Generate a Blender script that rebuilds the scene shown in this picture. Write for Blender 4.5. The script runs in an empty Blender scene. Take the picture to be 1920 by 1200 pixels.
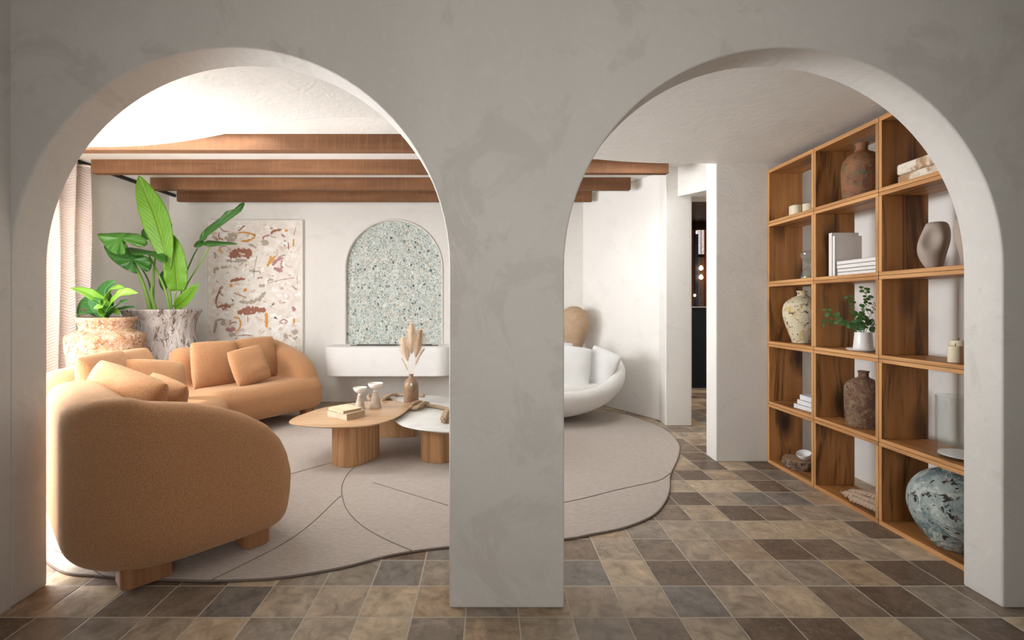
import bpy, bmesh, math, random
import numpy as np
from mathutils import Vector, Matrix, Euler, noise as mnoise
random.seed(7)
S = bpy.context.scene
COL = S.collection
PI = math.pi

# ------------------------------------------------------------------ camera, world, light, exposure
F, CX, CY, H = 875.0, 912.0, 573.0, 1.2      # focal length (px of 1920), vanishing point, eye height
cam_d = bpy.data.cameras.new('camera')
cam = bpy.data.objects.new('camera', cam_d); COL.objects.link(cam)
cam.location = (0, 0, H); cam.rotation_euler = (PI/2, 0, 0)
cam_d.sensor_width = 36; cam_d.lens = F/1920*36
cam_d.shift_x = (960-CX)/1920; cam_d.shift_y = -(600-CY)/1920
cam_d.clip_start = 0.05
S.camera = cam
S.view_settings.view_transform = 'Standard'; S.view_settings.look = 'None'
S.view_settings.gamma = 1; S.view_settings.exposure = 0.1
S.view_settings.use_curve_mapping = False
S.cycles.use_denoising = True
S.cycles.max_bounces = 10; S.cycles.diffuse_bounces = 6; S.cycles.transmission_bounces = 8
S.cycles.sample_clamp_indirect = 6

W = bpy.data.worlds.new('world'); S.world = W; W.use_nodes = True
bgn = W.node_tree.nodes['Background']
bgn.inputs[0].default_value = (0.86, 0.93, 1.0, 1); bgn.inputs[1].default_value = 1.8

def light(name, kind, loc, rot, energy, color, **kw):
    l = bpy.data.lights.new(name, kind); o = bpy.data.objects.new(name, l); COL.objects.link(o)
    o.location = loc; o.rotation_euler = rot; l.energy = energy; l.color = color
    for k, v in kw.items(): setattr(l, k, v)
    return o
# daylight entering by the big left window of the living room
light('daylight_left_window', 'AREA', (-4.14, 3.05, 1.15), (0, -PI/2, 0), 96, (0.95, 0.975, 1.0), shape='RECTANGLE', size=1.9, size_y=1.6, spread=math.radians(98))
# daylight through an unseen window assumed behind the camera
light('daylight_rear_window', 'AREA', (0.25, -1.5, 1.45), (PI/2, 0, 0), 9.4, (1.0, 0.95, 0.885), shape='RECTANGLE', size=1.5, size_y=1.5, spread=math.radians(85))
# fill light by an unseen window added left of the left arch (outdoors lies beyond the front room's left wall)
light('fill_added_side_window', 'AREA', (-3.0, 1.86, 1.3), (PI/2, 0, 0), 84, (0.99, 0.985, 0.98), shape='RECTANGLE', size=1.6, size_y=1.9)
# top fill lamps in two added roof openings, hidden above the lower ceiling's edge
light('fill_roof_left', 'AREA', (-2.7, 3.48, 2.735), (0, 0, 0), 30, (0.93, 0.97, 1.0), shape='RECTANGLE', size=1.8, size_y=.40)
light('fill_roof_right', 'AREA', (1.3, 4.0, 2.735), (0, 0, 0), 14, (0.92, 0.965, 1.0), shape='RECTANGLE', size=.72, size_y=.52)
light('fill_hall', 'AREA', (3.6, 6.0, 2.6), (0, 0, 0), 30, (1.0, 0.88, 0.75), shape='RECTANGLE', size=1.2, size_y=1.2)  # added fill lamp that brightens the hall
sun = light('sun', 'SUN', (-8, 2, 8), (0, 0, 0), 6.0, (1.0, 0.93, 0.82), angle=0.02)
sun.rotation_euler = Vector((0.70, -0.10, -0.72)).to_track_quat('-Z', 'Y').to_euler()

# ------------------------------------------------------------------ helpers
def at(px, py, Y):
    """world point at distance Y that is seen at (px, py)"""
    return Vector(((px-CX)*Y/F, Y, H-(py-CY)*Y/F))
def fl(px, py, z=0.0):
    """point at height z seen at (px, py)"""
    Y = F*(H-z)/(py-CY)
    return Vector(((px-CX)*Y/F, Y, z))

def mesh_obj(name, me, mats, parent=None):
    o = bpy.data.objects.new(name, me); COL.objects.link(o)
    for m in (mats if isinstance(mats, (list, tuple)) else [mats]): me.materials.append(m)
    if parent: o.parent = parent
    return o
def from_py(name, v, f, mats, parent=None, smooth=True, mi=None):
    me = bpy.data.meshes.new(name)
    if parent is not None:
        c = Vector(parent.get('_o', (0, 0, 0)))
        v = [(p[0]-c.x, p[1]-c.y, p[2]-c.z) for p in v]
    me.from_pydata([tuple(map(float, p)) for p in v], [], [tuple(map(int, q)) for q in f]); me.update()
    if smooth: me.polygons.foreach_set('use_smooth', [True]*len(me.polygons))
    if mi is not None: me.polygons.foreach_set('material_index', mi)
    return mesh_obj(name, me, mats, parent)
def thing(name, label, cat, loc, group=None):
    """Empty at a thing's base; parts are given in world coordinates and stored relative to it"""
    o = bpy.data.objects.new(name, None); COL.objects.link(o); o.empty_display_size = .1
    o.location = loc; o['_o'] = tuple(loc); tag(o, label, cat, group); return o
def tag(o, label, cat, group=None):
    o['label'] = label; o['category'] = cat
    if group: o['group'] = group
    return o
def struct(o): o['kind'] = 'structure'; return o
def bevel(o, w=.006, seg=2, ang=40):
    b = o.modifiers.new('bevel', 'BEVEL'); b.width = w; b.segments = seg; b.limit_method = 'ANGLE'; b.angle_limit = math.radians(ang)
    return o
def autosmooth(o, ang=40):
    me = o.data
    bm = bmesh.new(); bm.from_mesh(me)
    for e in bm.edges:
        if len(e.link_faces) == 2: e.smooth = e.calc_face_angle(0) < math.radians(ang)
        else: e.smooth = False
    bm.to_mesh(me); bm.free(); return o

def box_vf(x0, x1, y0, y1, z0, z1):
    v = [(x0,y0,z0),(x1,y0,z0),(x1,y1,z0),(x0,y1,z0),(x0,y0,z1),(x1,y0,z1),(x1,y1,z1),(x0,y1,z1)]
    f = [(0,3,2,1),(4,5,6,7),(0,1,5,4),(1,2,6,5),(2,3,7,6),(3,0,4,7)]
    return v, f
def merge(*vfs):
    V, Fc = [], []
    for v, f in vfs:
        n = len(V); V += list(v); Fc += [tuple(i+n for i in q) for q in f]
    return V, Fc
def box(name, b, m, parent=None, bev=0):
    v, f = box_vf(*b); o = from_py(name, v, f, m, parent, smooth=False)
    if bev: bevel(o, bev)
    return o
def prism_vf(poly, a, b, axis='z'):
    """poly: 2D points ccw; extruded between a and b along axis (z: xy polygon, y: xz polygon, x: yz polygon)"""
    n = len(poly)
    def P(p, t):
        return (p[0], p[1], t) if axis == 'z' else ((p[0], t, p[1]) if axis == 'y' else (t, p[0], p[1]))
    v = [P(p, a) for p in poly] + [P(p, b) for p in poly]
    f = [tuple(range(n))[::-1], tuple(range(n, 2*n))] + [(i, (i+1) % n, n+(i+1) % n, n+i) for i in range(n)]
    if axis == 'y': f = [q[::-1] for q in f]
    return v, f
def catmull(pts, sub=8, closed=False):
    pts = [Vector(p) for p in pts]; n = len(pts); out = []
    rng = range(n) if closed else range(n-1)
    for i in rng:
        if closed: p0, p1, p2, p3 = pts[(i-1) % n], pts[i], pts[(i+1) % n], pts[(i+2) % n]
        else: p0, p1, p2, p3 = pts[max(i-1, 0)], pts[i], pts[i+1], pts[min(i+2, n-1)]
        for k in range(sub):
            t = k/sub
            out.append(.5*((2*p1)+(p2-p0)*t+(2*p0-5*p1+4*p2-p3)*t*t+(3*p1-p0-3*p2+p3)*t**3))
    if not closed: out.append(pts[-1])
    return out
def tube_vf(path, rad, seg=10, cap=True):
    path = [Vector(p) for p in path]; n = len(path)
    rads = rad if isinstance(rad, (list, tuple)) else [rad]*n
    v, f = [], []
    t = (path[1]-path[0]).normalized(); up = Vector((0, 0, 1)) if abs(t.z) < .9 else Vector((1, 0, 0))
    s = t.cross(up).normalized()
    for i, p in enumerate(path):
        t = (path[min(i+1, n-1)]-path[max(i-1, 0)])
        t = t.normalized() if t.length > 1e-9 else Vector((0, 0, 1))
        s = (s-t*s.dot(t)).normalized(); u = t.cross(s)
        for k in range(seg):
            a = 2*PI*k/seg; v.append(p+(s*math.cos(a)+u*math.sin(a))*rads[i])
    for i in range(n-1):
        for k in range(seg):
            a, b = i*seg+k, i*seg+(k+1) % seg; f.append((a, b, b+seg, a+seg))
    if cap: f += [tuple(range(seg))[::-1], tuple(range((n-1)*seg, n*seg))]
    return v, f
def lathe_vf(prof, c=(0, 0, 0), seg=48, wob=0, sx=1, sy=1):
    v, f = [], []; n = len(prof)
    for i, (r, z) in enumerate(prof):
        for k in range(seg):
            a = 2*PI*k/seg
            rr = r*(1+wob*mnoise.noise(Vector((math.cos(a)*1.5, math.sin(a)*1.5, z*7+c[0]*9))))
            v.append((c[0]+rr*math.cos(a)*sx, c[1]+rr*math.sin(a)*sy, c[2]+z))
    for i in range(n-1):
        for k in range(seg):
            a, b = i*seg+k, i*seg+(k+1) % seg; f.append((a, b, b+seg, a+seg))
    f += [tuple(range(seg))[::-1]]
    if prof[-1][0] > 1e-4: f += [tuple(range((n-1)*seg, n*seg))]
    return v, f
def spl(prof, sub=5):
    return [(max(p.x, 0.0002), p.y) for p in catmull([(a, b, 0) for a, b in prof], sub)]
def lathe(name, prof, c, m, parent=None, seg=48, wob=0, smooth=True, ang=50, **k):
    v, f = lathe_vf(prof, c, seg, wob, **k); o = from_py(name, v, f, m, parent, smooth)
    return autosmooth(o, ang)

# ---- signed distance modelling for upholstery and soft clay forms
def surface_nets(fn, lo, hi, h):
    lo = np.array(lo, float); hi = np.array(hi, float)
    n = np.ceil((hi-lo)/h).astype(int)+1
    ax = [lo[i]+h*np.arange(n[i]) for i in range(3)]
    X, Y, Z = np.meshgrid(*ax, indexing='ij')
    D = fn(X, Y, Z); ins = D < 0
    nx, ny, nz = n
    cs = np.zeros((nx-1, ny-1, nz-1, 3)); cnt = np.zeros((nx-1, ny-1, nz-1))
    corners = [(i, j, k) for i in (0, 1) for j in (0, 1) for k in (0, 1)]
    def sl(c): return D[c[0]:nx-1+c[0], c[1]:ny-1+c[1], c[2]:nz-1+c[2]]
    for a in corners:
        for axis in range(3):
            if a[axis] == 0:
                b = list(a); b[axis] = 1; b = tuple(b)
                da, db = sl(a), sl(b); cr = (da < 0) != (db < 0)
                t = np.where(cr, da/np.where(cr, da-db, 1), 0)
                for q in range(3):
                    cs[..., q] += np.where(cr, a[q]+(t if q == axis else 0), 0)
                cnt += cr
    act = cnt > 0
    idx = -np.ones(act.shape, int); idx[act] = np.arange(act.sum())
    ii = np.argwhere(act)
    V = lo+h*(ii+cs[act]/cnt[act][:, None])
    Fs = []
    for axis in range(3):
        o1, o2 = (axis+1) % 3, (axis+2) % 3
        s0 = [slice(None)]*3; s1 = [slice(None)]*3
        s0[axis] = slice(0, n[axis]-1); s1[axis] = slice(1, n[axis])
        a, b = ins[tuple(s0)], ins[tuple(s1)]
        for flip in (False, True):
            e = np.argwhere((a & ~b) if not flip else (~a & b))
            e = e[(e[:, o1] > 0) & (e[:, o2] > 0) & (e[:, o1] < n[o1]-1) & (e[:, o2] < n[o2]-1)]
            q = []
            for (d1, d2) in ((-1, -1), (0, -1), (0, 0), (-1, 0)):
                g = e.copy(); g[:, o1] += d1; g[:, o2] += d2; q.append(idx[g[:, 0], g[:, 1], g[:, 2]])
            q = np.stack(q, 1)
            if flip: q = q[:, ::-1]
            Fs.append(q)
    return V, np.concatenate(Fs)
def smin(a, b, k):
    h = np.clip(.5+.5*(b-a)/k, 0, 1); return b*(1-h)+a*h-k*h*(1-h)
def smax(a, b, k): return -smin(-a, -b, k)
def rbox(X, Y, Z, b, r):
    cx, cy, cz = (b[0]+b[1])/2, (b[2]+b[3])/2, (b[4]+b[5])/2
    qx = abs(X-cx)-((b[1]-b[0])/2-r); qy = abs(Y-cy)-((b[3]-b[2])/2-r); qz = abs(Z-cz)-((b[5]-b[4])/2-r)
    return np.sqrt(np.maximum(qx, 0)**2+np.maximum(qy, 0)**2+np.maximum(qz, 0)**2)+np.minimum(np.maximum(qx, np.maximum(qy, qz)), 0)-r
def poly_sdf(px, py, poly):
    d = np.full(px.shape, 1e9); s = np.ones(px.shape)
    n = len(poly); j = n-1
    for i in range(n):
        ex, ey = poly[j][0]-poly[i][0], poly[j][1]-poly[i][1]
        wx, wy = px-poly[i][0], py-poly[i][1]
        t = np.clip((wx*ex+wy*ey)/(ex*ex+ey*ey), 0, 1)
        bx, by = wx-ex*t, wy-ey*t
        d = np.minimum(d, bx*bx+by*by)
        c1 = py >= poly[i][1]; c2 = py < poly[j][1]; c3 = ex*wy > ey*wx
        s = np.where((c1 & c2 & c3) | (~c1 & ~c2 & ~c3), -s, s); j = i
    return s*np.sqrt(d)

# ------------------------------------------------------------------ materials
class NT:
    def __init__(s, name, rough=.6, spec=.3):
        s.m = bpy.data.materials.new(name); s.m.use_nodes = True; s.t = s.m.node_tree
        s.b = s.t.nodes['Principled BSDF']; s.b.inputs['Roughness'].default_value = rough
        s.b.inputs['Specular IOR Level'].default_value = spec
    def n(s, t, **k):
        x = s.t.nodes.new(t)
        for a, b in k.items(): setattr(x, a, b)
        return x
    def l(s, a, b): s.t.links.new(a, b)
    def put(s, inp, v):
        if hasattr(v, 'is_linked') or isinstance(v, bpy.types.NodeSocket): s.l(v, inp)
        else: inp.default_value = v if not isinstance(v, tuple) or len(v) != 3 or inp.type != 'RGBA' else (*v, 1)
    def obj(s, scale=(1, 1, 1), rnd=0, rot=(0, 0, 0)):
        c = s.n('ShaderNodeTexCoord').outputs['Object']
        if rnd:
            r = s.n('ShaderNodeObjectInfo').outputs['Random']
            mu = s.math('MULTIPLY', r, rnd); cb = s.n('ShaderNodeCombineXYZ')
            for i in range(3): s.l(mu, cb.inputs[i])
            va = s.n('ShaderNodeVectorMath', operation='ADD'); s.l(c, va.inputs[0]); s.l(cb.outputs[0], va.inputs[1]); c = va.outputs[0]
        mp = s.n('ShaderNodeMapping'); mp.inputs['Scale'].default_value = scale; mp.inputs['Rotation'].default_value = rot
        s.l(c, mp.inputs['Vector']); return mp.outputs[0]
    def noise(s, vec, scale=5, detail=4, dist=0, rough=.5, out=0):
        x = s.n('ShaderNodeTexNoise'); s.l(vec, x.inputs['Vector'])
        x.inputs['Scale'].default_value = scale; x.inputs['Detail'].default_value = detail
        x.inputs['Distortion'].default_value = dist; x.inputs['Roughness'].default_value = rough
        return x.outputs[out]
    def vor(s, vec, scale=5, feature='F1', out='Distance', rnd=1):
        x = s.n('ShaderNodeTexVoronoi', feature=feature); s.l(vec, x.inputs['Vector']); x.inputs['Scale'].default_value = scale
        x.inputs['Randomness'].default_value = rnd
        return x.outputs[out]
    def math(s, op, a, b=0.0, c=None, clamp=False):
        x = s.n('ShaderNodeMath', operation=op, use_clamp=clamp); s.put(x.inputs[0], a); s.put(x.inputs[1], b)
        if c is not None: s.put(x.inputs[2], c)
        return x.outputs[0]
    def ramp(s, f, stops, mode='LINEAR'):
        x = s.n('ShaderNodeValToRGB'); x.color_ramp.interpolation = mode; e = x.color_ramp.elements
        while len(e) < len(stops): e.new(.5)
        for i, (p, c) in enumerate(stops):
            e[i].position = p; e[i].color = (c, c, c, 1) if not isinstance(c, tuple) else (*c, 1)
        s.l(f, x.inputs[0]); return x.outputs[0]
    def mix(s, f, a, b, mode='MIX'):
        x = s.n('ShaderNodeMix', data_type='RGBA', blend_type=mode)
        s.put(x.inputs['Factor'], f); s.put(x.inputs[6], a); s.put(x.inputs[7], b); return x.outputs[2]
    def color(s, c): s.put(s.b.inputs['Base Color'], c)
    def bump(s, h, strength=.3, dist=.01):
        x = s.n('ShaderNodeBump'); x.inputs['Strength'].default_value = strength; x.inputs['Distance'].default_value = dist
        s.l(h, x.inputs['Height']); s.l(x.outputs[0], s.b.inputs['Normal'])

def plaster(name, c, dark, patch=.5, pdark=None):
    k = NT(name, .62, .25); v = k.obj()
    n1 = k.noise(v, 1.1, 6, .6); n2 = k.noise(v, 2.6, 10, .9, .66); n3 = k.noise(v, 9, 5, 2.5)
    col = k.mix(k.ramp(n1, [(.3, 0), (.7, 1)]), dark, c)
    pm = k.math('MULTIPLY', k.ramp(n2, [(.54, 0), (.60, 1)]), patch)
    col = k.mix(pm, col, pdark or tuple(x*.86 for x in c))
    pm2 = k.math('MULTIPLY', k.ramp(n3, [(.56, 0), (.7, 1)]), patch*.35)
    col = k.mix(pm2, col, tuple(min(1, x*1.1) for x in c))
    k.color(col); k.put(k.b.inputs['Roughness'], k.ramp(n2, [(.3, .72), (.7, .5)]))
    k.bump(k.math('ADD', n1, k.math('MULTIPLY', n3, .3)), .35, .02); return k.m
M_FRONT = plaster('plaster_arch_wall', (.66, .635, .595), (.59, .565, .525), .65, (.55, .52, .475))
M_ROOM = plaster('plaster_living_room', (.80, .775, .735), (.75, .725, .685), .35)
M_CEIL = plaster('plaster_ceiling', (.80, .775, .73), (.76, .735, .69), .25)
M_HEARTH = plaster('plaster_hearth', (.84, .83, .81), (.80, .79, .77), .3)

def flat(name, c, rough=.6, spec=.3, metal=0, bump=0, bs=60):
    k = NT(name, rough, spec); v = k.obj(); n = k.noise(v, 12, 5)
    k.color(k.mix(n, tuple(x*.93 for x in c), tuple(min(1, x*1.06) for x in c))); k.b.inputs['Metallic'].default_value = metal
    if bump: k.bump(k.noise(v, bs, 4), bump, .004)
    return k.m

def tile_mat():
    k = NT('handmade_floor_tiles', .42, .4); tx, ty = .2061, .2013; ox, oy = -.082, 1.796
    c = k.n('ShaderNodeTexCoord').outputs['Object']; sp = k.n('ShaderNodeSeparateXYZ'); k.l(c, sp.inputs[0])
    wob = k.noise(c, 3, 2)
    u = k.math('DIVIDE', k.math('SUBTRACT', sp.outputs[0], ox), tx); v = k.math('DIVIDE', k.math('SUBTRACT', sp.outputs[1], oy), ty)
    wv = k.math('MULTIPLY', k.math('SUBTRACT', wob, .5), .03)
    u = k.math('ADD', u, wv); v = k.math('ADD', v, wv)
    fu, fv = k.math('FLOOR', u), k.math('FLOOR', v)
    cb = k.n('ShaderNodeCombineXYZ'); k.l(fu, cb.inputs[0]); k.l(fv, cb.inputs[1]); cb.inputs[2].default_value = 3.7
    wn = k.n('ShaderNodeTexWhiteNoise', noise_dimensions='3D'); k.l(cb.outputs[0], wn.inputs['Vector'])
    big = k.noise(c, .9, 1)
    base = k.ramp(wn.outputs['Value'], [(0, (.14, .10, .072)), (.14, (.20, .155, .12)), (.26, (.36, .275, .195)), (.40, (.26, .225, .19)),
                  (.52, (.44, .36, .265)), (.66, (.185, .172, .16)), (.74, (.36, .30, .235)), (.88, (.52, .43, .32))], 'CONSTANT')
    off = k.n('ShaderNodeVectorMath', operation='ADD'); sc = k.n('ShaderNodeVectorMath', operation='SCALE')
    k.l(wn.outputs['Color'], sc.inputs[0]); sc.inputs['Scale'].default_value = 20; k.l(c, off.inputs[0]); k.l(sc.outputs[0], off.inputs[1])
    n1 = k.noise(off.outputs[0], 13, 9, .6, .68); n2 = k.noise(off.outputs[0], 45, 5, .5, .65); n3 = k.noise(off.outputs[0], 4, 3, 1.0)
    col = k.mix(k.ramp(n1, [(.32, 0), (.72, 1)]), k.mix(1, base, (.62, .58, .54), 'MULTIPLY'), k.mix(1, base, (1.65, 1.58, 1.48), 'MULTIPLY'))
    col = k.mix(k.math('MULTIPLY', k.ramp(n2, [(.5, 0), (.72, 1)]), .35), col, (.42, .36, .29))
    col = k.mix(k.math('MULTIPLY', k.ramp(n3, [(.55, 0), (.66, 1)]), .3), col, (.2, .16, .12))
    def edge(x):
        f = k.math('FRACT', x); return k.math('MINIMUM', f, k.math('SUBTRACT', 1.0, f))
    e = k.math('MINIMUM', edge(u), edge(v))
    g = k.ramp(e, [(.010, 1), (.018, 0)])
    col = k.mix(g, col, (.52, .46, .38)); k.color(col)
    k.put(k.b.inputs['Roughness'], k.math('ADD', k.math('MULTIPLY', n1, .35), k.math('ADD', .26, k.math('MULTIPLY', g, .3))))
    hh = k.math('ADD', k.ramp(e, [(.006, 0), (.03, 1)]), k.math('MULTIPLY', n1, .5)); k.bump(hh, .3, .006); return k.m
M_TILE = tile_mat()

def wood(name, c1, c2, dark, axis, rnd=9, knots=.5, rough=.5, fine=1.0, spec=.3, ring=.2):
    k = NT(name, rough, spec); st = [9*fine]*3; st[axis] = .55*fine; v = k.obj(tuple(st), rnd)
    st2 = [6*fine]*3; st2[axis] = .7*fine; v2 = k.obj(tuple(st2), rnd*1.7); st3 = [60*fine]*3; st3[axis] = 2*fine; v3 = k.obj(tuple(st3), rnd)
    n1 = k.noise(v, 1, 6, .9); n2 = k.noise(v2, 1, 5, 2.2, .6); n3 = k.noise(v3, 1, 3)
    wv = k.n('ShaderNodeTexWave', wave_type='RINGS'); k.l(v2, wv.inputs['Vector']); wv.inputs['Scale'].default_value = 1.1
    wv.inputs['Distortion'].default_value = 5; wv.inputs['Detail'].default_value = 3
    col = k.mix(k.ramp(n1, [(.3, 0), (.7, 1)]), c1, c2)
    col = k.mix(k.math('MULTIPLY', k.ramp(wv.outputs['Fac'], [(.0, 1), (.4, 0)]), ring), col, tuple(x*.55 for x in c1))
    col = k.mix(k.math('MULTIPLY', k.ramp(n3, [(.45, 0), (.75, 1)]), .35), col, tuple(x*.7 for x in c1))
    col = k.mix(k.math('MULTIPLY', k.ramp(n2, [(.53, 0), (.64, 1)]), knots), col, dark)
    st4 = [5]*3; st4[axis] = 2.4; v4 = k.obj(tuple(st4), rnd*2.3); d = k.vor(v4, 1)
    col = k.mix(k.math('MULTIPLY', k.ramp(d, [(.12, 1), (.40, 0)]), min(1, knots*1.3)), col, dark)
    k.color(col); k.bump(k.math('ADD', n1, n3), .2, .004); return k.m
SW = ((.32, .135, .038), (.56, .26, .085), (.045, .018, .008))
M_SHELF_V = wood('bookcase_wood_upright', *SW, 2, knots=.75)
M_SHELF_H = wood('bookcase_wood_board', *SW, 1, knots=.6)
M_EDGE = wood('bookcase_lit_edge_wood', (.46, .215, .08), (.66, .36, .15), (.22, .09, .035), 1, knots=.35)  # lighter tone paints room light onto the boards' front edges
M_EDGEV_LIT = wood('bookcase_lit_edge_wood_upright', (.46, .225, .085), (.66, .37, .155), (.22, .09, .035), 2, knots=.35)  # same painted light on the uprights' front edges
M_OAK = wood('oak_veneer', (.50, .27, .125), (.62, .37, .19), (.36, .18, .08), 2, knots=.2, fine=1.4, rough=.42, ring=.6)
M_OAKTOP = wood('oak_table_top', (.50, .30, .155), (.60, .38, .215), (.38, .21, .11), 0, knots=.15, fine=.9, rough=.28, spec=.5)
M_LEG = wood('sofa_leg_wood', (.30, .135, .06), (.42, .21, .10), (.18, .08, .04), 2, knots=.2, fine=1.6)

def beam_mat():
    k = NT('reclaimed_beam_wood', .75, .2); v = k.obj((.8, 12, 9), 7); n1 = k.noise(v, 1, 6, .5)
    v2 = k.obj((60, 2, 3), 3); n2 = k.noise(v2, 1, 5, 0, .7); v3 = k.obj((2, 2, 2), 5); n3 = k.noise(v3, 1.5, 5, 1)
    col = k.mix(k.ramp(n1, [(.3, 0), (.72, 1)]), (.13, .058, .026), (.26, .125, .06))
    col = k.mix(k.math('MULTIPLY', k.ramp(n2, [(.52, 0), (.75, 1)]), .32), col, (.40, .24, .14))
    col = k.mix(k.math('MULTIPLY', k.ramp(n3, [(.4, 0), (.7, 1)]), .35), col, (.10, .05, .03))
    k.color(col); k.bump(k.math('ADD', n2, n1), .4, .006); return k.m
M_BEAM = beam_mat()

def boucle(name, c, c2, bs=170, sheen=.35, tint=(1, .8, .6)):
    k = NT(name, .95, .1); v = k.obj(); n = k.noise(v, bs, 3, .3); n2 = k.noise(v, 3, 3)
    col = k.mix(k.ramp(n, [(.35, 0), (.65, 1)]), c2, c)
    k.color(k.mix(k.math('MULTIPLY', n2, .35), col, tuple(x*.86 for x in c)))
    k.b.inputs['Sheen Weight'].default_value = sheen; k.b.inputs['Sheen Roughness'].default_value = .45
    k.b.inputs['Sheen Tint'].default_value = (*tint, 1)
    k.bump(n, .85, .006); return k.m
M_CAMEL = boucle('camel_boucle', (.56, .30, .155), (.36, .16, .065), 230, sheen=.5, tint=(1, .78, .55))
M_WHITE = boucle('white_boucle', (.84, .82, .79), (.78, .76, .73), 150, .2, (1, 1, 1))
M_LINEN = boucle('white_linen', (.86, .855, .84), (.82, .815, .80), 320, .1, (1, 1, 1))

def rug_mat():
    k = NT('rug_wool', .97, .1); v = k.obj((30, 160, 60)); n = k.noise(v, 1, 4, .4); v2 = k.obj(); n2 = k.noise(v2, 140, 3); n3 = k.noise(v2, 2, 4)
    col = k.mix(k.ramp(n, [(.3, 0), (.7, 1)]), (.43, .375, .33), (.58, .525, .475)); col = k.mix(k.math('MULTIPLY', n3, .3), col, (.45, .39, .345))
    k.color(col); k.bump(k.math('ADD', n, n2), .6, .004); return k.m
M_RUG = rug_mat(); M_SEAM = flat('rug_seam_thread', (.22, .18, .15), .95)

def mottled(name, cols, scale=6, thr=None, rough=.75, bump=.5, dist=1.0, spec=.25, rnd=5, zs=1):
    """glaze with patches: cols = base, second, third..., thr = noise windows"""
    k = NT(name, rough, spec); v = k.obj((1, 1, zs), rnd); col = cols[0]; h = None
    for i, c in enumerate(cols[1:]):
        n = k.noise(v, scale*(1+.9*i), 8, dist, .62)
        if i: 
            vv = k.n('ShaderNodeVectorMath', operation='ADD'); k.l(v, vv.inputs[0]); vv.inputs[1].default_value = (3.1*i, 7.7*i, 1.3*i)
            n = k.noise(vv.outputs[0], scale*(1+.9*i), 8, dist, .62)
        a, b = (thr[i] if thr else (.5, .6))
        col = k.mix(k.ramp(n, [(a, 0), (b, 1)]), col, c)
        h = n if h is None else k.math('ADD', h, n)
    k.color(col); k.bump(h, bump, .012); return k.m

def mosaic_mat():
    k = NT('pebble_mosaic', .5, .35); v = k.obj((1, 1, .82)); ns = k.noise(v, 22, 2, 0, .5, 1)
    vm = k.n('ShaderNodeVectorMath', operation='MULTIPLY_ADD'); k.l(ns, vm.inputs[0]); vm.inputs[1].default_value = (.012, 0, .012); k.l(v, vm.inputs[2])
    vv = vm.outputs[0]; e = k.vor(vv, 36, 'DISTANCE_TO_EDGE'); c = k.vor(vv, 36, 'F1', 'Color')
    wn = k.n('ShaderNodeSeparateColor'); k.l(c, wn.inputs[0])
    col = k.ramp(wn.outputs[0], [(0, (.44, .51, .47)), (.22, (.36, .44, .41)), (.36, (.57, .61, .56)), (.5, (.33, .40, .375)), (.62, (.50, .56, .55)), (.74, (.42, .42, .35)),
                 (.86, (.24, .29, .27)), (.91, (.50, .46, .36)), (.965, (.13, .16, .16))], 'CONSTANT')
    g = k.ramp(e, [(.03, 1), (.09, 0)]); k.color(k.mix(g, col, (.76, .78, .74)))
    k.bump(k.ramp(e, [(.02, 0), (.3, 1)]), .5, .008); return k.m
M_MOSAIC = mosaic_mat()

def leaf_mat(name, c, c2, vein, trans=.35, radial=False):
    k = NT(name, .38, .45); v = k.obj((1, 1, 1), 4); n = k.noise(v, 5, 4)
    uv = k.n('ShaderNodeUVMap').outputs[0]; sp = k.n('ShaderNodeSeparateXYZ'); k.l(uv, sp.inputs[0])
    col = k.mix(n, c, c2)
    rib = k.math('ABSOLUTE', k.math('SUBTRACT', sp.outputs[0], .5))
    # side veins slant towards the tip
    sv = k.math('FRACT', k.math('SUBTRACT', k.math('MULTIPLY', sp.outputs[1], 16), k.math('MULTIPLY', rib, 9)))
    if radial:
        sv = k.math('FRACT', sp.outputs[0]); col = k.mix(k.math('MULTIPLY', k.ramp(sv, [(.0, 1), (.07, 0)]), .6), col, vein); k.color(col)
    else:
        col = k.mix(k.math('MULTIPLY', k.ramp(sv, [(.0, 1), (.12, 0)]), .4), col, vein)
        col = k.mix(k.ramp(rib, [(.012, 1), (.03, 0)]), col, vein); k.color(col)
    k.bump(k.ramp(sv, [(0, 0), (.3, 1)]), .3, .004)
    tr = k.n('ShaderNodeBsdfTranslucent'); k.put(tr.inputs[0], k.mix(.5, col, (.35, .6, .05))); mx = k.n('ShaderNodeMixShader'); mx.inputs[0].default_value = trans
    k.l(k.b.outputs[0], mx.inputs[1]); k.l(tr.outputs[0], mx.inputs[2]); k.l(mx.outputs[0], k.t.nodes['Material Output'].inputs[0]); return k.m
M_BANANA = leaf_mat('bright_green_leaf', (.12, .30, .015), (.20, .42, .03), (.38, .58, .14), .4)
M_ALOC = leaf_mat('dark_green_leaf', (.018, .085, .012), (.05, .17, .022), (.16, .30, .08), .15, True)
M_ALOCL = leaf_mat('mid_green_leaf', (.05, .17, .02), (.10, .26, .04), (.30, .48, .16), .25, True)
M_PHILO = leaf_mat('lime_green_leaf', (.16, .38, .03), (.28, .52, .05), (.42, .62, .18), .35)
M_PHILD = leaf_mat('deep_green_leaf', (.03, .16, .03), (.07, .25, .05), (.25, .42, .16), .25)
M_EUC = leaf_mat('eucalyptus_leaf', (.045, .16, .06), (.09, .26, .08), (.2, .38, .16), .25)
M_STEM = flat('green_stem', (.20, .36, .06), .5); M_STEMD = flat('deep_green_stem', (.08, .19, .04), .5); M_TWIG = flat('brown_twig', (.20, .16, .08), .7)

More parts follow.
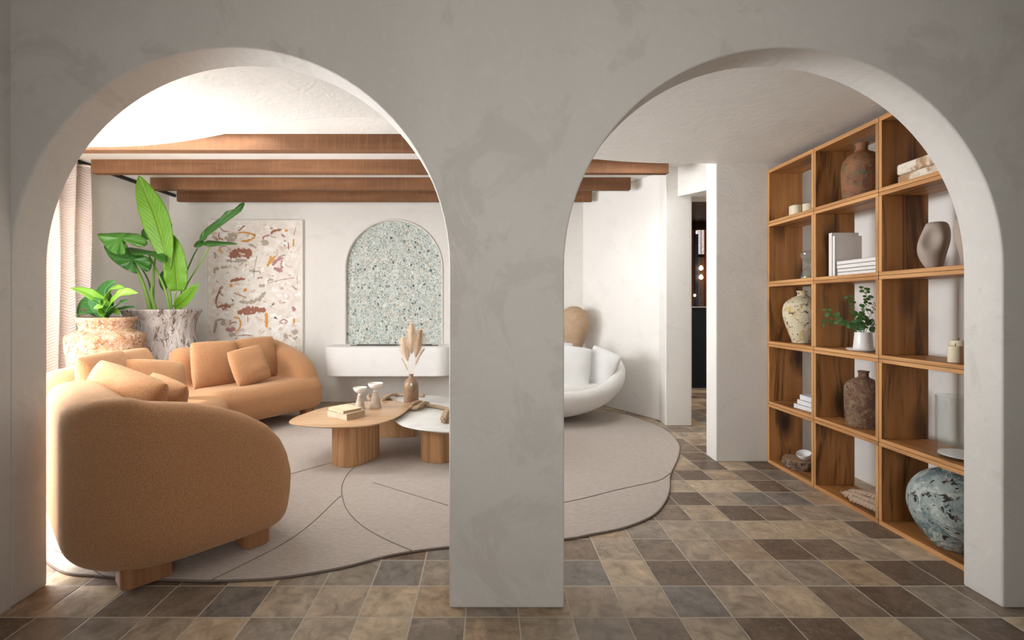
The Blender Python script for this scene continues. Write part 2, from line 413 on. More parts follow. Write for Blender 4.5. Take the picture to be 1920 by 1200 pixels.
def glass_mat(name, c=(1, 1, 1), rough=0.0):
    # thin-walled glass: clear through the sheet, mirror-like towards grazing angles
    k = NT(name, rough, .5); tr = k.n('ShaderNodeBsdfTransparent'); tr.inputs[0].default_value = (*c, 1); gl = k.n('ShaderNodeBsdfGlossy'); gl.inputs['Roughness'].default_value = .02
    lw = k.n('ShaderNodeLayerWeight'); lw.inputs[0].default_value = .35; fc = k.ramp(lw.outputs['Facing'], [(0, .06), (.5, .12), (.8, .4), (1, .95)]); mx = k.n('ShaderNodeMixShader')
    k.l(fc, mx.inputs[0]); k.l(tr.outputs[0], mx.inputs[1]); k.l(gl.outputs[0], mx.inputs[2]); k.l(mx.outputs[0], k.t.nodes['Material Output'].inputs[0]); return k.m
M_GLASS = glass_mat('clear_glass', (.97, .985, .98))

# ------------------------------------------------------------------ THE SETTING
Y0, Y1 = 1.85, 2.005           # arch wall front and back
def arc(cx, r, zs, n=56):      # from left spring over the top to the right spring
    return [(cx-r*math.cos(PI*i/n), zs+r*math.sin(PI*i/n)) for i in range(n+1)]
la = arc(-1.017, .869, 1.356); ra = arc(1.178, .869, 1.354)
outline = [(-2.04, 0), (-1.886, 0)]+la+[(-.148, 0), (.309, 0)]+ra+[(2.047, 0), (4.0, 0), (4.0, 2.75), (-2.04, 2.75)]
v, f = prism_vf(outline, Y0, Y1, 'y')
wall = struct(from_py('wall_arches', v, f, M_FRONT, smooth=False)); bevel(wall, .008, 3, 30)
struct(box('floor', (-4.1, 4.9, -3.2, 9.6, -.12, 0), M_TILE))
# living room walls
sw = merge(box_vf(-4.1, -3.85, Y0, Y1, 0, 2.75), box_vf(-2.15, -2.04, Y0, Y1, 0, 2.75), box_vf(-3.85, -2.15, Y0, Y1, 0, .3), box_vf(-3.85, -2.15, Y0, Y1, 2.27, 2.75))
struct(from_py('wall_added_window', *sw, M_ROOM, smooth=False))  # wall with an opening added for the side fill light
lw = merge(box_vf(-4.1, -3.96, 2.005, 2.2, 0, 2.75), box_vf(-4.1, -3.96, 4.55, 5.83, 0, 2.75), box_vf(-4.1, -3.96, 2.2, 4.55, 2.42, 2.75))
struct(from_py('wall_left', *lw, M_ROOM, smooth=False))
NX, NR, NZ, NB = -1.157, .603, 1.667, .72
niche = [(-4.1, 0), (2.1, 0), (2.1, 2.75), (-4.1, 2.75)]
# back wall with an arched recess: built as one outline that dips into the recess
arc_n = arc(NX, NR, NZ, 40)
v1, f1 = prism_vf([(-4.1, 0), (2.1, 0), (2.1, NB), (NX+NR, NB)]+arc_n[::-1]+[(NX-NR, NB), (-4.1, NB)], 5.83, 5.92, 'y')
v2, f2 = prism_vf([(-4.1, NB), (NX-NR, NB)]+arc_n[:21]+[(NX, 2.75), (-4.1, 2.75)], 5.83, 5.92, 'y')
v3, f3 = prism_vf(arc_n[20:]+[(NX+NR, NB), (2.1, NB), (2.1, 2.75), (NX, 2.75)], 5.83, 5.92, 'y')
v4, f4 = box_vf(-4.1, 2.1, 5.92, 6.02, 0, 2.75)
v0, f0 = box_vf(-4.1, 2.1, 5.83, 5.92, 0, NB)
struct(from_py('wall_back', *merge((v0, f0), (v2, f2), (v3, f3), (v4, f4)), M_ROOM, smooth=False))
v, f = prism_vf([(NX-NR, NB)]+arc_n+[(NX+NR, NB)], 5.885, 5.92, 'y')
mos = struct(from_py('trim_1', v, f, M_MOSAIC, smooth=False))
mos['label'] = 'arched recess tiled with pale green pebble mosaic'
# plaster lip round the mosaic
vo, fo = [], []
lip_o = [(NX-NR-.012, NB)]+arc(NX, NR+.012, NZ, 40)+[(NX+NR+.012, NB)]; lip_i = [(NX-NR+.004, NB)]+arc(NX, NR-.004, NZ, 40)+[(NX+NR-.004, NB)]
for i in range(len(lip_o)):
    for (p, y) in ((lip_o[i], 5.832), (lip_o[i], 5.818), (lip_i[i], 5.818), (lip_i[i], 5.86)): vo.append((p[0], y, p[1]))
for i in range(len(lip_o)-1):
    for k in range(3): a = i*4+k; fo.append((a, a+1, a+5, a+4))
struct(from_py('trim_2', vo, fo, M_ROOM))
diag = [(1.206, 5.83), (1.40, 5.56), (1.56, 5.29), (1.69, 5.06), (1.80, 4.86), (1.785, 4.65), (2.05, 4.65), (2.07, 5.0), (2.1, 6.02), (1.206, 6.02)]
bevel(struct(from_py('wall_curved', *prism_vf(diag, 0, 2.6), M_ROOM, smooth=False)), .012, 3, 8)
bevel(struct(from_py('wall_passage', *prism_vf([(1.76, 3.58), (2.75, 3.58), (2.75, 3.75), (1.765, 3.75)], 0, 2.6), M_ROOM, smooth=False)), .01, 3)
struct(from_py('wall_lintel', *prism_vf([(1.90, 4.66), (2.08, 4.41), (2.55, 3.75), (2.75, 3.75), (2.75, 4.9), (1.98, 4.9)], 2.29, 2.6), M_ROOM, smooth=False))
struct(box('wall_right', (2.58, 2.75, Y1, 3.58, 0, 2.6), M_ROOM))
# ceilings: upper one with the beams, lower one with a curved edge
up = merge(box_vf(-4.1, 2.75, 2.005, 3.26, 2.58, 2.74), box_vf(-4.1, -3.65, 3.26, 3.70, 2.58, 2.74), box_vf(-1.75, 2.75, 3.26, 3.70, 2.58, 2.74), box_vf(-4.1, .92, 3.70, 4.28, 2.58, 2.74),
           box_vf(1.68, 2.75, 3.70, 4.28, 2.58, 2.74), box_vf(-4.1, 2.75, 4.28, 6.02, 2.58, 2.74), box_vf(-4.1, 2.75, 2.005, 6.02, 2.741, 2.80))
struct(from_py('ceiling', *up, M_CEIL, smooth=False))  # roof openings and the cap over them are added for the fill lamps
edge = catmull([(-3.96, 3.18, 0), (-3.2, 3.22, 0), (-2.5, 3.21, 0), (-2.05, 3.12, 0), (-1.636, 2.965, 0), (-1.41, 2.87, 0), (-1.17, 2.765, 0), (-.9, 2.71, 0), (-.5, 2.74, 0), (0, 2.98, 0),
                (.40, 3.28, 0), (.77, 3.468, 0), (1.175, 3.565, 0), (1.6, 3.59, 0), (2.75, 3.6, 0)], 8)
pts = [(-4.1, Y1), (2.75, Y1)]+[(p.x, p.y) for p in edge][::-1]+[(-4.1, 3.18)]
soff = struct(from_py('ceiling_lower', *prism_vf(pts, 2.29, 2.585), M_CEIL, smooth=False)); bevel(soff, .012, 3, 50)
# front room round the camera
struct(box('wall_front_left', (-2.05, -1.886, -3.2, Y0, 0, 2.75), M_FRONT))
struct(box('wall_front_right', (3.9, 4.0, -3.2, Y0, 0, 2.75), M_FRONT))
struct(from_py('wall_rear', *merge(box_vf(-2.05, -.6, -1.75, -1.6, 0, 2.75), box_vf(1.1, 4.0, -1.75, -1.6, 0, 2.75), box_vf(-.6, 1.1, -1.75, -1.6, 2.3, 2.75), box_vf(-.6, 1.1, -1.75, -1.6, 0, .6)), M_FRONT, smooth=False))
struct(box('ceiling_front', (-2.05, 4.0, -3.2, Y0, 2.75, 2.85), M_CEIL))
# window frames
wf3 = merge(box_vf(-3.85, -3.80, 1.90, 1.95, .3, 2.27), box_vf(-2.20, -2.15, 1.90, 1.95, .3, 2.27), box_vf(-3.85, -2.15, 1.90, 1.95, .3, .35), box_vf(-3.85, -2.15, 1.90, 1.95, 2.22, 2.27))
struct(from_py('window_added', *wf3, flat('added_window_paint', (.7, .68, .64), .5), smooth=False))  # frame of the unseen window added for fill light
wf = merge(box_vf(-4.08, -4.02, 2.2, 2.26, 0, 2.42), box_vf(-4.08, -4.02, 4.49, 4.55, 0, 2.42), box_vf(-4.08, -4.02, 3.35, 3.41, 0, 2.42), box_vf(-4.08, -4.02, 2.2, 4.55, 2.36, 2.42), box_vf(-4.08, -4.02, 2.2, 4.55, 0, .06))
struct(from_py('window_1', *wf, flat('window_frame_paint', (.7, .68, .64), .5), smooth=False))
# ------------------------------------------------------------------ hall seen through the passage
M_HALLWOOD = wood('hall_ceiling_boards', (.16, .10, .065), (.26, .17, .11), (.07, .04, .03), 0, knots=.3)
struct(box('ceiling_hall', (2.1, 4.9, 3.75, 9.6, 2.9, 3.0), M_HALLWOOD))
struct(box('wall_hall_right', (4.8, 4.9, 3.58, 9.6, 0, 2.9), M_ROOM))
struct(from_py('wall_hall_front', *merge(box_vf(2.75, 4.9, 3.58, 3.75, 0, 2.9), box_vf(2.1, 2.75, 3.76, 4.9, 2.6, 2.9)), M_ROOM, smooth=False))
struct(box('wall_hall_left', (1.99, 2.1, 6.0, 9.6, 0, 2.9), M_ROOM))
M_RUST = flat('rust_painted_wood', (.42, .12, .05), .6); M_DARKWOOD = flat('dark_stained_wood', (.045, .028, .02), .6)
hx = lambda px, Y: (px-CX)*Y/F
hb = merge(box_vf(2.1, hx(1296, 9.4), 9.4, 9.5, 0, 2.9), box_vf(hx(1324, 9.4), 4.9, 9.4, 9.5, 0, 2.9), box_vf(hx(1296, 9.4), hx(1324, 9.4), 9.4, 9.5, 2.72, 2.9), box_vf(hx(1296, 9.4), hx(1324, 9.4), 9.4, 9.5, 0, 1.1))
struct(from_py('wall_hall_back', *hb, M_DARKWOOD, smooth=False))
wfr = struct(from_py('window_2', *merge(box_vf(hx(1296.5, 9.38), hx(1303, 9.38), 9.34, 9.42, 1.1, 2.72), box_vf(hx(1320, 9.38), hx(1325, 9.38), 9.34, 9.42, 1.1, 2.72)), M_RUST, smooth=False))
box('window_frame', (hx(1308, 9.38), hx(1321, 9.38), 9.35, 9.41, 2.17, 2.23), M_DARKWOOD, wfr)
kk = NT('corrugated_pane', .3, .5); wv = kk.n('ShaderNodeTexWave'); kk.l(kk.obj(), wv.inputs['Vector']); wv.inputs['Scale'].default_value = 22
kk.color(kk.mix(wv.outputs['Fac'], (.20, .12, .10), (.55, .40, .33)))
box('pane', (hx(1308, 9.38), hx(1321, 9.38), 9.37, 9.40, 1.1, 2.17), kk.m, wfr)
kk = NT('twiggy_view_pane', .3, .5); nn = kk.noise(kk.obj(), 14, 6, 4); kk.color((.2, .2, .2))
kk.put(kk.b.inputs['Emission Color'], kk.ramp(nn, [(.44, (.9, .78, .74)), (.5, (.35, .25, .2)), (.56, (.9, .8, .76))])); kk.b.inputs['Emission Strength'].default_value = .8
box('pane', (hx(1308, 9.38), hx(1321, 9.38), 9.38, 9.40, 2.23, 2.72), kk.m, wfr)
bp = tag(box('folding_screen', (hx(1303, 9.25), hx(1309, 9.25), 9.24, 9.28, 0, 2.62), flat('blue_paint', (.06, .13, .30), .5)), 'tall narrow blue panel standing at the hall window, seen through the passage', 'screen')
ct = thing('bar_counter', 'black bar counter with pale edge at the end of the hall', 'counter', (3.2, 6.9, 0))
box('counter_body', (2.35, 4.3, 6.8, 7.2, 0, 1.17), flat('black_blue_panel', (.006, .012, .02), .5), ct)
box('worktop', (2.33, 4.32, 6.78, 7.22, 1.17, 1.185), flat('pale_counter_edge', (.5, .48, .45), .4), ct)
EM = NT('glowing_bulb'); EM.color((1, .6, .3)); EM.put(EM.b.inputs['Emission Color'], (1.0, .62, .28)); EM.b.inputs['Emission Strength'].default_value = 5
for (px, py, w, lab) in ((1314.5, 503, .9, 'upper small glowing bulb hanging by the hall window'), (1314.5, 520, .9, 'lower small glowing bulb hanging by the hall window'), (1302.5, 554, .5, 'small yellow bulb hanging low by the blue hall panel')):
    p = at(px, py, 9.2); t = thing('pendant_bulb', lab, 'lamp', p, 'bulbs at the hall window')
    lathe('bulb', spl([(.001, -.05*w), (.035*w, -.03*w), (.045*w, 0), (.03*w, .04*w), (.015*w, .06*w)], 3), p, EM.m, t, 16)
    from_py('cord', *tube_vf([p+Vector((0, 0, .05*w)), Vector((p.x, p.y, 2.9))], .005, 6), M_DARKWOOD, t)

# ------------------------------------------------------------------ ceiling beams
LB = ['nearest ceiling beam, long dark brown reclaimed timber partly hidden by the curved ceiling edge', 'second ceiling beam from the camera, rough brown timber above the curtain end',
      'third ceiling beam from the camera, rough timber above the tall leaf', 'farthest and darkest ceiling beam, closest to the painting wall']
for i, (Yb, xl, xr) in enumerate(((3.75, -3.94, 2.2), (4.40, at(170, 0, 4.40).x, at(1254, 0, 4.40).x), (5.02, at(281, 0, 5.02).x, at(1183, 0, 5.02).x), (5.59, at(331, 0, 5.59).x, at(1110, 0, 5.59).x))):
    t = (.09, .075, .075, .06)[i]; c = ((xl+xr)/2, Yb+t/2, 2.515)
    o = box('ceiling_beam', (xl-c[0], xr-c[0], -t/2, t/2, -.065, .065), M_BEAM, None, .004); o.location = c
    tag(o, LB[i], 'beam', 'reclaimed timber ceiling beams')

# ------------------------------------------------------------------ curtain and track
M_BLACK = flat('black_metal', (.012, .011, .01), .45)
from_py('curtain_track', *merge(box_vf(-3.88, -3.85, 2.3, 5.79, 2.545, 2.578)), M_BLACK, smooth=False)
tag(bpy.data.objects['curtain_track'], 'black curtain track fixed to the ceiling along the left wall', 'curtain track')
def curtain_mat():
    k = NT('open_knit_curtain', .9, .1); v = k.obj(); sp = k.n('ShaderNodeSeparateXYZ'); uv = k.n('ShaderNodeUVMap').outputs[0]; k.l(uv, sp.inputs[0])
    w = k.math('PINGPONG', k.math('MULTIPLY', sp.outputs[0], 26), 1.0)
    ph = k.math('FRACT', k.math('ADD', k.math('MULTIPLY', sp.outputs[1], 95), w))
    ch = k.ramp(ph, [(0, 0), (.2, .25), (.5, 1), (.8, .25), (1, 0)]); col = k.mix(ch, (.70, .58, .52), (.94, .88, .84)); k.color(col)
    k.bump(ch, .8, .01); tr = k.n('ShaderNodeBsdfTranslucent'); k.put(tr.inputs[0], (.85, .75, .68)); mx = k.n('ShaderNodeMixShader'); mx.inputs[0].default_value = .35
    k.l(k.b.outputs[0], mx.inputs[1]); k.l(tr.outputs[0], mx.inputs[2]); k.l(mx.outputs[0], k.t.nodes['Material Output'].inputs[0]); return k.m
def curtain(ya, yb, folds, label):
    V, Fc, uvs = [], [], []; nu, nv = 90, 60; t = thing('curtain', label, 'curtain', (-3.86, (ya+yb)/2, .02))
    for j in range(nv+1):
        z = .02+2.53*j/nv
        for i in range(nu+1):
            s = i/nu; ph = s*folds*2*PI; y = ya+(yb-ya)*s+.010*math.sin(ph*2); x = -3.855+.055*math.sin(ph+.3*math.sin(z*1.3))+.01*math.sin(z*3+s*9)
            V.append((x, y, z)); uvs.append((s, j/nv))
    for j in range(nv):
        for i in range(nu): a = j*(nu+1)+i; Fc.append((a, a+1, a+nu+2, a+nu+1))
    o = from_py('panel', V, Fc, curtain_mat(), t); ul = o.data.uv_layers.new(name='UVMap')
    for lp in o.data.loops: ul.data[lp.index].uv = uvs[lp.vertex_index]
    o.modifiers.new('solid', 'SOLIDIFY').thickness = .006
    hd = catmull([(-3.855+.05*math.sin(s/24*folds*2*PI), ya+(yb-ya)*s/24, 2.535) for s in range(25)], 3)
    from_py('heading_tape', *tube_vf(hd, .013, 8), flat('curtain_heading', (.78, .66, .60), .9, bump=.6), t)
curtain(3.95, 4.53, 3.5, 'blush pink open knit curtain gathered beside the tall plants at the left wall')

# ------------------------------------------------------------------ fireplace hearth, painting
hp = [(-1.905, 5.829)]+[(-1.905+.16*(1-math.cos(a)), 5.54-.16*math.sin(a)) for a in [PI/2*i/8 for i in range(9)]]+[(-.57-.0+.16*math.sin(a), 5.54-.16*math.cos(a)) for a in [PI/2*i/8 for i in range(9)]]+[(-.41, 5.829)]
h = thing('fireplace_hearth', 'floating white plaster hearth with rounded corners under the mosaic arch', 'fireplace', (NX, 5.6, .382))
bevel(from_py('hearth_slab', *prism_vf(hp, .382, .72), M_HEARTH, h, smooth=False), .008, 2, 35)
box('burner_slot', (-1.62, -.58, 5.56, 5.63, .7185, .727), flat('burner_metal', (.12, .11, .10), .4, metal=.8), h)
box('burner_grate', (-1.55, -.65, 5.58, 5.61, .726, .735), M_BLACK, h)

p = thing('framed_painting', 'large abstract painting of rust, ochre and mauve marks in a slim white frame', 'painting', (-2.885, 5.80, .62))
px0, px1, pz0, pz1 = at(387, 413, 5.79).x, at(568, 413, 5.79).x, .55, at(387, 413, 5.79).z
fr = M_F = flat('white_frame', (.80, .77, .72), .5)
from_py('frame', *merge(box_vf(px0, px0+.018, 5.775, 5.828, pz0, pz1), box_vf(px1-.018, px1, 5.775, 5.828, pz0, pz1), box_vf(px0+.018, px1-.018, 5.775, 5.828, pz1-.018, pz1), box_vf(px0+.018, px1-.018, 5.775, 5.828, pz0, pz0+.018)), fr, p, smooth=False)
k = NT('canvas_paint', .7, .2); v = k.obj(); n1 = k.noise(v, 4, 8, 3.0, .6); n2 = k.noise(v, 9, 8, 5, .65); n3 = k.noise(v, 3, 4, 1)
col = k.mix(k.ramp(n1, [(.35, 0), (.65, 1)]), (.76, .68, .60), (.88, .85, .81)); col = k.mix(k.math('MULTIPLY', k.ramp(n2, [(.56, 0), (.62, 1)]), .5), col, (.70, .58, .49))
col = k.mix(k.math('MULTIPLY', k.ramp(n2, [(.34, 1), (.4, 0)]), .6), col, (.88, .86, .84)); n5 = k.noise(v, 13, 9, 2, .7)
col = k.mix(k.math('MULTIPLY', k.ramp(n5, [(.64, 0), (.67, 1)]), .7), col, (.42, .25, .19)); k.color(col); k.bump(n2, .5, .004)
box('canvas', (px0+.015, px1-.015, 5.785, 5.82, pz0+.015, pz1-.015), k.m, p)
PM = [flat('rust_paint', (.36, .15, .10), .6), flat('ochre_paint', (.68, .33, .07), .6), flat('mauve_paint', (.45, .23, .24), .6), flat('taupe_paint', (.46, .39, .32), .6), flat('chalk_paint', (.84, .80, .77), .6)]
def art(x, y): q = at(380+x/4.8, 400+y/4.8, 5.784); return (q.x, q.z)
V, Fc, MI = [], [], []; rr = random.Random(3)
def stroke(pts, w, c, rag=.5):
    P = catmull([(*art(*q), 0) for q in pts], 10); n = len(P); dep = 5.7835-.00022*(len(MI) % 7)-.00005*c
    base = len(V)
    for i, q in enumerate(P):
        t = (P[min(i+1, n-1)]-P[max(i-1, 0)]).normalized(); nn = Vector((-t.y, t.x, 0)); s = i/(n-1)
        ww = w/4.8*5.79/F*.5*(1-.75*abs(2*s-1)**5)
        a, b = ww*(1+rag*rr.uniform(-1, 1)), ww*(1+rag*rr.uniform(-1, 1))
        V.extend([(q.x+nn.x*a, dep, q.y+nn.y*a), (q.x-nn.x*b, dep, q.y-nn.y*b)])
    for i in range(n-1): a = base+2*i; Fc.append((a, a+1, a+3, a+2)); MI.append(c)
for a in (([(240, 400), (300, 365), (370, 360), (445, 360)], 78, 0), ([(330, 360), (380, 345), (400, 335)], 40, 0), ([(215, 425), (300, 425), (400, 425)], 34, 3), ([(230, 215), (270, 205), (310, 215)], 60, 3), ([(200, 215), (240, 240), (290, 235)], 30, 3),
          ([(310, 178), (380, 172), (450, 190), (470, 215)], 16, 1), ([(470, 215), (420, 242), (345, 252)], 18, 1), ([(615, 190), (640, 160), (710, 145)], 20, 0), ([(710, 185), (735, 215)], 16, 2), ([(545, 240), (550, 210), (600, 200)], 16, 2), ([(560, 240), (562, 290)], 62, 3),
          ([(580, 480), (610, 430), (655, 385)], 24, 1), ([(605, 385), (625, 420), (610, 450)], 20, 1), ([(625, 475), (660, 430), (700, 405), (725, 410)], 26, 2), ([(640, 490), (680, 510), (720, 520)], 34, 2), ([(712, 420), (712, 500)], 20, 2),
          ([(250, 615), (300, 598), (385, 590)], 26, 0), ([(490, 585), (540, 575)], 14, 2), ([(255, 635), (255, 665)], 26, 1), ([(375, 680), (388, 700)], 32, 1), ([(150, 690), (180, 655)], 24, 2), ([(155, 690), (120, 790), (130, 850)], 18, 0), ([(130, 850), (190, 830), (255, 845)], 22, 0), ([(165, 870), (220, 845)], 20, 2),
          ([(330, 795), (430, 800), (520, 760), (565, 705)], 34, 3), ([(315, 900), (400, 870), (480, 868), (570, 870)], 48, 0), ([(370, 905), (470, 895)], 22, 0), ([(575, 895), (575, 1030)], 28, 1), ([(405, 830), (395, 860)], 8, 2), ([(405, 920), (408, 985)], 6, 0),
          ([(690, 975), (730, 955), (765, 972)], 10, 2), ([(690, 975), (730, 992), (765, 972)], 8, 2), ([(240, 1000), (280, 980), (310, 985)], 12, 2), ([(210, 1040), (260, 1050), (290, 1030)], 44, 2), ([(275, 935), (330, 950), (340, 1010), (305, 1070)], 14, 1),
          ([(120, 960), (105, 1080)], 26, 3), ([(190, 960), (180, 1010)], 40, 3), ([(240, 1098), (300, 1085)], 36, 3), ([(310, 1100), (400, 1095), (455, 1100)], 7, 0), ([(810, 840), (830, 880)], 30, 2), ([(820, 230), (815, 300)], 14, 1), ([(740, 240), (740, 300)], 20, 3), ([(800, 650), (850, 690)], 16, 3),
          ([(820, 665), (835, 680)], 12, 1), ([(505, 655), (560, 650)], 30, 3), ([(560, 640), (700, 600), (830, 580)], 6, 2), ([(150, 170), (145, 215), (190, 240)], 10, 0), ([(150, 120), (190, 160), (240, 165)], 8, 0), ([(120, 235), (180, 228)], 8, 0), ([(105, 545), (115, 500), (150, 495)], 22, 3), ([(120, 500), (150, 498)], 22, 1),
          ([(150, 310), (170, 350)], 12, 1), ([(730, 1110), (765, 1100)], 44, 3), ([(820, 1050), (835, 1090)], 50, 3), ([(775, 1095), (800, 1108)], 12, 1), ([(820, 940), (825, 990)], 18, 1), ([(490, 380), (470, 480), (460, 580)], 7, 3), ([(640, 330), (680, 260)], 16, 4), ([(200, 740), (280, 790), (230, 700)], 24, 4), ([(740, 150), (765, 160)], 20, 1),
          ([(320, 160), (380, 110)], 12, 0), ([(440, 530), (500, 520), (520, 545)], 14, 3), ([(280, 715), (330, 735), (400, 760)], 8, 0), ([(840, 120), (820, 200)], 6, 2), ([(770, 260), (775, 330)], 8, 0), ([(850, 560), (852, 640)], 4, 2)):
    stroke(*a)
PM.append(flat('blush_paint', (.70, .56, .47), .6)); PM.append(flat('white_paint', (.90, .88, .85), .6))
rs = random.Random(21)
daub = []
for i in range(190):
    x, y = rs.uniform(75, 850), rs.uniform(105, 1240); a = rs.uniform(-.6, .6) if rs.random() < .7 else rs.uniform(.9, 2.2); Ln = rs.uniform(18, 85); bn = rs.uniform(-14, 14)
    daub.append(([(x, y), (x+Ln*.5*math.cos(a)-bn*math.sin(a), y+Ln*.5*math.sin(a)+bn*math.cos(a)), (x+Ln*math.cos(a), y+Ln*math.sin(a))], rs.uniform(5, 26), rs.choice((5, 5, 5, 6, 6, 6, 6, 3, 6, 6))))
for i in range(70):
    x, y = rs.uniform(75, 860), rs.uniform(105, 1200); a = rs.uniform(0, 3.1); Ln = rs.uniform(8, 30)
    daub.append(([(x, y), (x+Ln*math.cos(a), y+Ln*math.sin(a))], rs.uniform(3, 8), rs.choice((0, 3, 3, 1, 2, 5))))
fore = (V, Fc, MI); V, Fc, MI = [], [], []
for dd in daub:
    if max(q[0] for q in dd[0]) < 890: stroke(*dd)
V = [(q[0], q[1]+.0006 if m_i is None else q[1], q[2]) for q, m_i in zip(V, [None]*len(V))]
nb = len(V); V += fore[0]; Fc += [tuple(i+nb for i in q) for q in fore[1]]; MI += fore[2]
V = [(q[0], q[1]-.001, q[2]) for q in V]
from_py('painted_marks', V, Fc, PM, p, smooth=False, mi=MI)

# ------------------------------------------------------------------ rug
rp = [fl(*q) for q in ((98, 1064), (190, 1083), (350, 1091), (440, 1091), (530, 1085), (640, 1067), (740, 1042), (842, 1028), (950, 1020), (1058, 1013), (1110, 1004), (1172, 991), (1224, 969), (1248, 942), (1256, 917), (1257, 893), (1269, 866), (1274, 848), (1272, 833), (1254, 812), (1220, 795), (1157, 776))]
rp += [Vector(q) for q in ((.9, 5.3, 0), (.1, 5.36, 0), (-.8, 5.30, 0), (-1.6, 5.28, 0), (-2.4, 4.9, 0), (-2.75, 4.2, 0), (-2.9, 3.3, 0), (-2.6, 2.6, 0))]
rpc = catmull(rp, 6, True)
rug = thing('area_rug', 'large greige wool rug of overlapping rounded outlines under the sofas and tables', 'rug', (-.8, 3.6, 0))
bevel(from_py('rug_pile', *prism_vf([(q.x, q.y) for q in rpc], .0005, .012), M_RUG, rug, smooth=False), .004, 2, 60)
seams = ([(392, 1090), (520, 1026), (580, 985), (630, 938), (640, 930)], [(777, 1035), (720, 1010), (678, 985), (650, 955), (641, 925), (643, 905), (655, 885), (675, 868)], [(500, 905), (542, 890), (622, 868), (700, 850)],
         [(840, 948), (700, 905), (640, 900)][:2], [(940, 956), (1059, 942), (1160, 918), (1215, 906), (1240, 899), (1257, 887)], [(98, 1030), (150, 1052), (195, 1084)], [(1058, 943), (960, 954), (842, 950)])
for s in seams: from_py('seam_cord', *tube_vf([q+Vector((0, 0, .0005)) for q in catmull([fl(a, b, .012) for a, b in s], 6)], .0028, 6), M_SEAM, rug)
from_py('edge_binding', *tube_vf([q+Vector((0, 0, .006)) for q in rpc]+[rpc[0]+Vector((0, 0, .006))], .0055, 6, False), flat('rug_binding', (.20, .16, .135), .95), rug)
RZ = .0125

# ------------------------------------------------------------------ camel modular sofa
def rleg(name, cx, cy, w, d, yaw, z0, z1, m, parent, r=.04):
    poly = []
    for (sx, sy, a0) in ((1, 1, 0), (-1, 1, PI/2), (-1, -1, PI), (1, -1, 1.5*PI)):
        for i in range(6):
            a = a0+PI/2*i/5; poly.append((sx*(w/2-r)+r*math.cos(a), sy*(d/2-r)+r*math.sin(a)))
    cs, sn = math.cos(yaw), math.sin(yaw)
    poly = [(cx+x*cs-y*sn, cy+x*sn+y*cs) for x, y in poly]
    o = from_py(name, *prism_vf(poly, z0, z1), m, parent, smooth=True); return bevel(autosmooth(o, 40), .004, 2, 60)
def inset(poly, r):
    n = len(poly); out = []
    ar = sum(poly[i][0]*poly[(i+1) % n][1]-poly[(i+1) % n][0]*poly[i][1] for i in range(n)); sg = 1 if ar > 0 else -1
    for i in range(n):
        a, b, c = Vector(poly[i-1]), Vector(poly[i]), Vector(poly[(i+1) % n]); t = ((b-a).normalized()+(c-b).normalized()).normalized()
        out.append((b.x-t.y*sg*r, b.y+t.x*sg*r))
    return out
def quad_round(a, b, R):
    """rounded plan corner: a, b are how far inside the two sides a point lies"""
    p, q = R-a, R-b
    return np.sqrt(np.maximum(p, 0)**2+np.maximum(q, 0)**2)+np.minimum(np.maximum(p, q), 0)-R
def sofa_section(label, ox, oy, ang, L, D, arm, legs, h=.016, cr=.40, ridge=.79, cback=.2, b0=.055, sy=.01, ks=.04):
    """local x along the length, local y from the front to the back; arm: 0 at x=0, 1 at x=L, None"""
    t = thing('sofa_section', label, 'sofa', (ox, oy, RZ), 'camel modular sofa sections')
    r = .10
    prof = inset([(.16, b0), (.05, b0+.045), (.005, .22), (-.005, .33), (.015, .43), (.05, .51), (.115, .59), (.21, .655), (.32, .705), (.45, .745), (.62, .775), (D-.22, ridge), (D-.10, ridge-.015), (D-.02, .70), (D, .58), (D, .25), (D-.03, b0+.065), (D-.16, b0)], r)
    def fn(X, Y, Z):
        seat = rbox(X, Y, Z, (0.0, L, sy, D-.05, b0, .435), .13)
        bk = rbox(X, Y, Z, (0.0, L, D-.29, D, b0, ridge), .125)
        d = smin(seat, bk, .035)
        if arm is not None:
            xa = X if arm == 0 else L-X
            pd = poly_sdf(Y, Z, prof)
            wx = abs(xa-.13)-.13+r
            ar = np.sqrt(np.maximum(pd, 0)**2+np.maximum(wx, 0)**2)+np.minimum(np.maximum(pd, wx), 0)-r
            d = smin(d, ar, ks)
            d = smax(d, quad_round(xa, D-Y, cr), .05)
            # under edge tucks in below the rounded corner
            d = smax(d, quad_round(xa, D-Y, cr+.05)*.8+(.20-Z)*.5-.04, .06)
        for side in ((1,) if arm == 0 else ((0,) if arm == 1 else (0, 1))):
            xa = X if side == 0 else L-X
            d = smax(d, quad_round(xa, D-Y, cback), .04)
        d = smax(d, b0-Z, .05)
        return d
    V, Fq = surface_nets(fn, (-.06, -.08, 0), (L+.06, D+.06, ridge+.06), h)
    c, s = math.cos(ang), math.sin(ang)
    Vw = np.stack([ox+V[:, 0]*c-V[:, 1]*s, oy+V[:, 0]*s+V[:, 1]*c, V[:, 2]+RZ], 1)
    o = from_py('upholstered_body', Vw.tolist(), Fq.tolist(), M_CAMEL, t)
    sm = o.modifiers.new('smooth', 'SMOOTH'); sm.factor = .5; sm.iterations = 4
    for (lx, ly, w, d2) in legs:
        rleg('leg', ox+lx*c-ly*s, oy+lx*s+ly*c, w, d2, ang, RZ, .125, M_LEG, t)
    return t
# nearest section: its rounded arm end faces the camera
e_ = Vector((.67, .742)); m_ = Vector((.742, -.67))
o1 = e_*1.115+m_*(-2.305)
sofa_section('nearest camel sofa section, its rounded brown arm end facing the arch', o1.x, o1.y, math.atan2(.67, -.742), 1.08, .88, 0,
             [(.15, .16, .16, .13), (.18, .60, .16, .19), (.95, .2, .12, .12), (.95, .7, .12, .12)], h=.013, cr=.40)
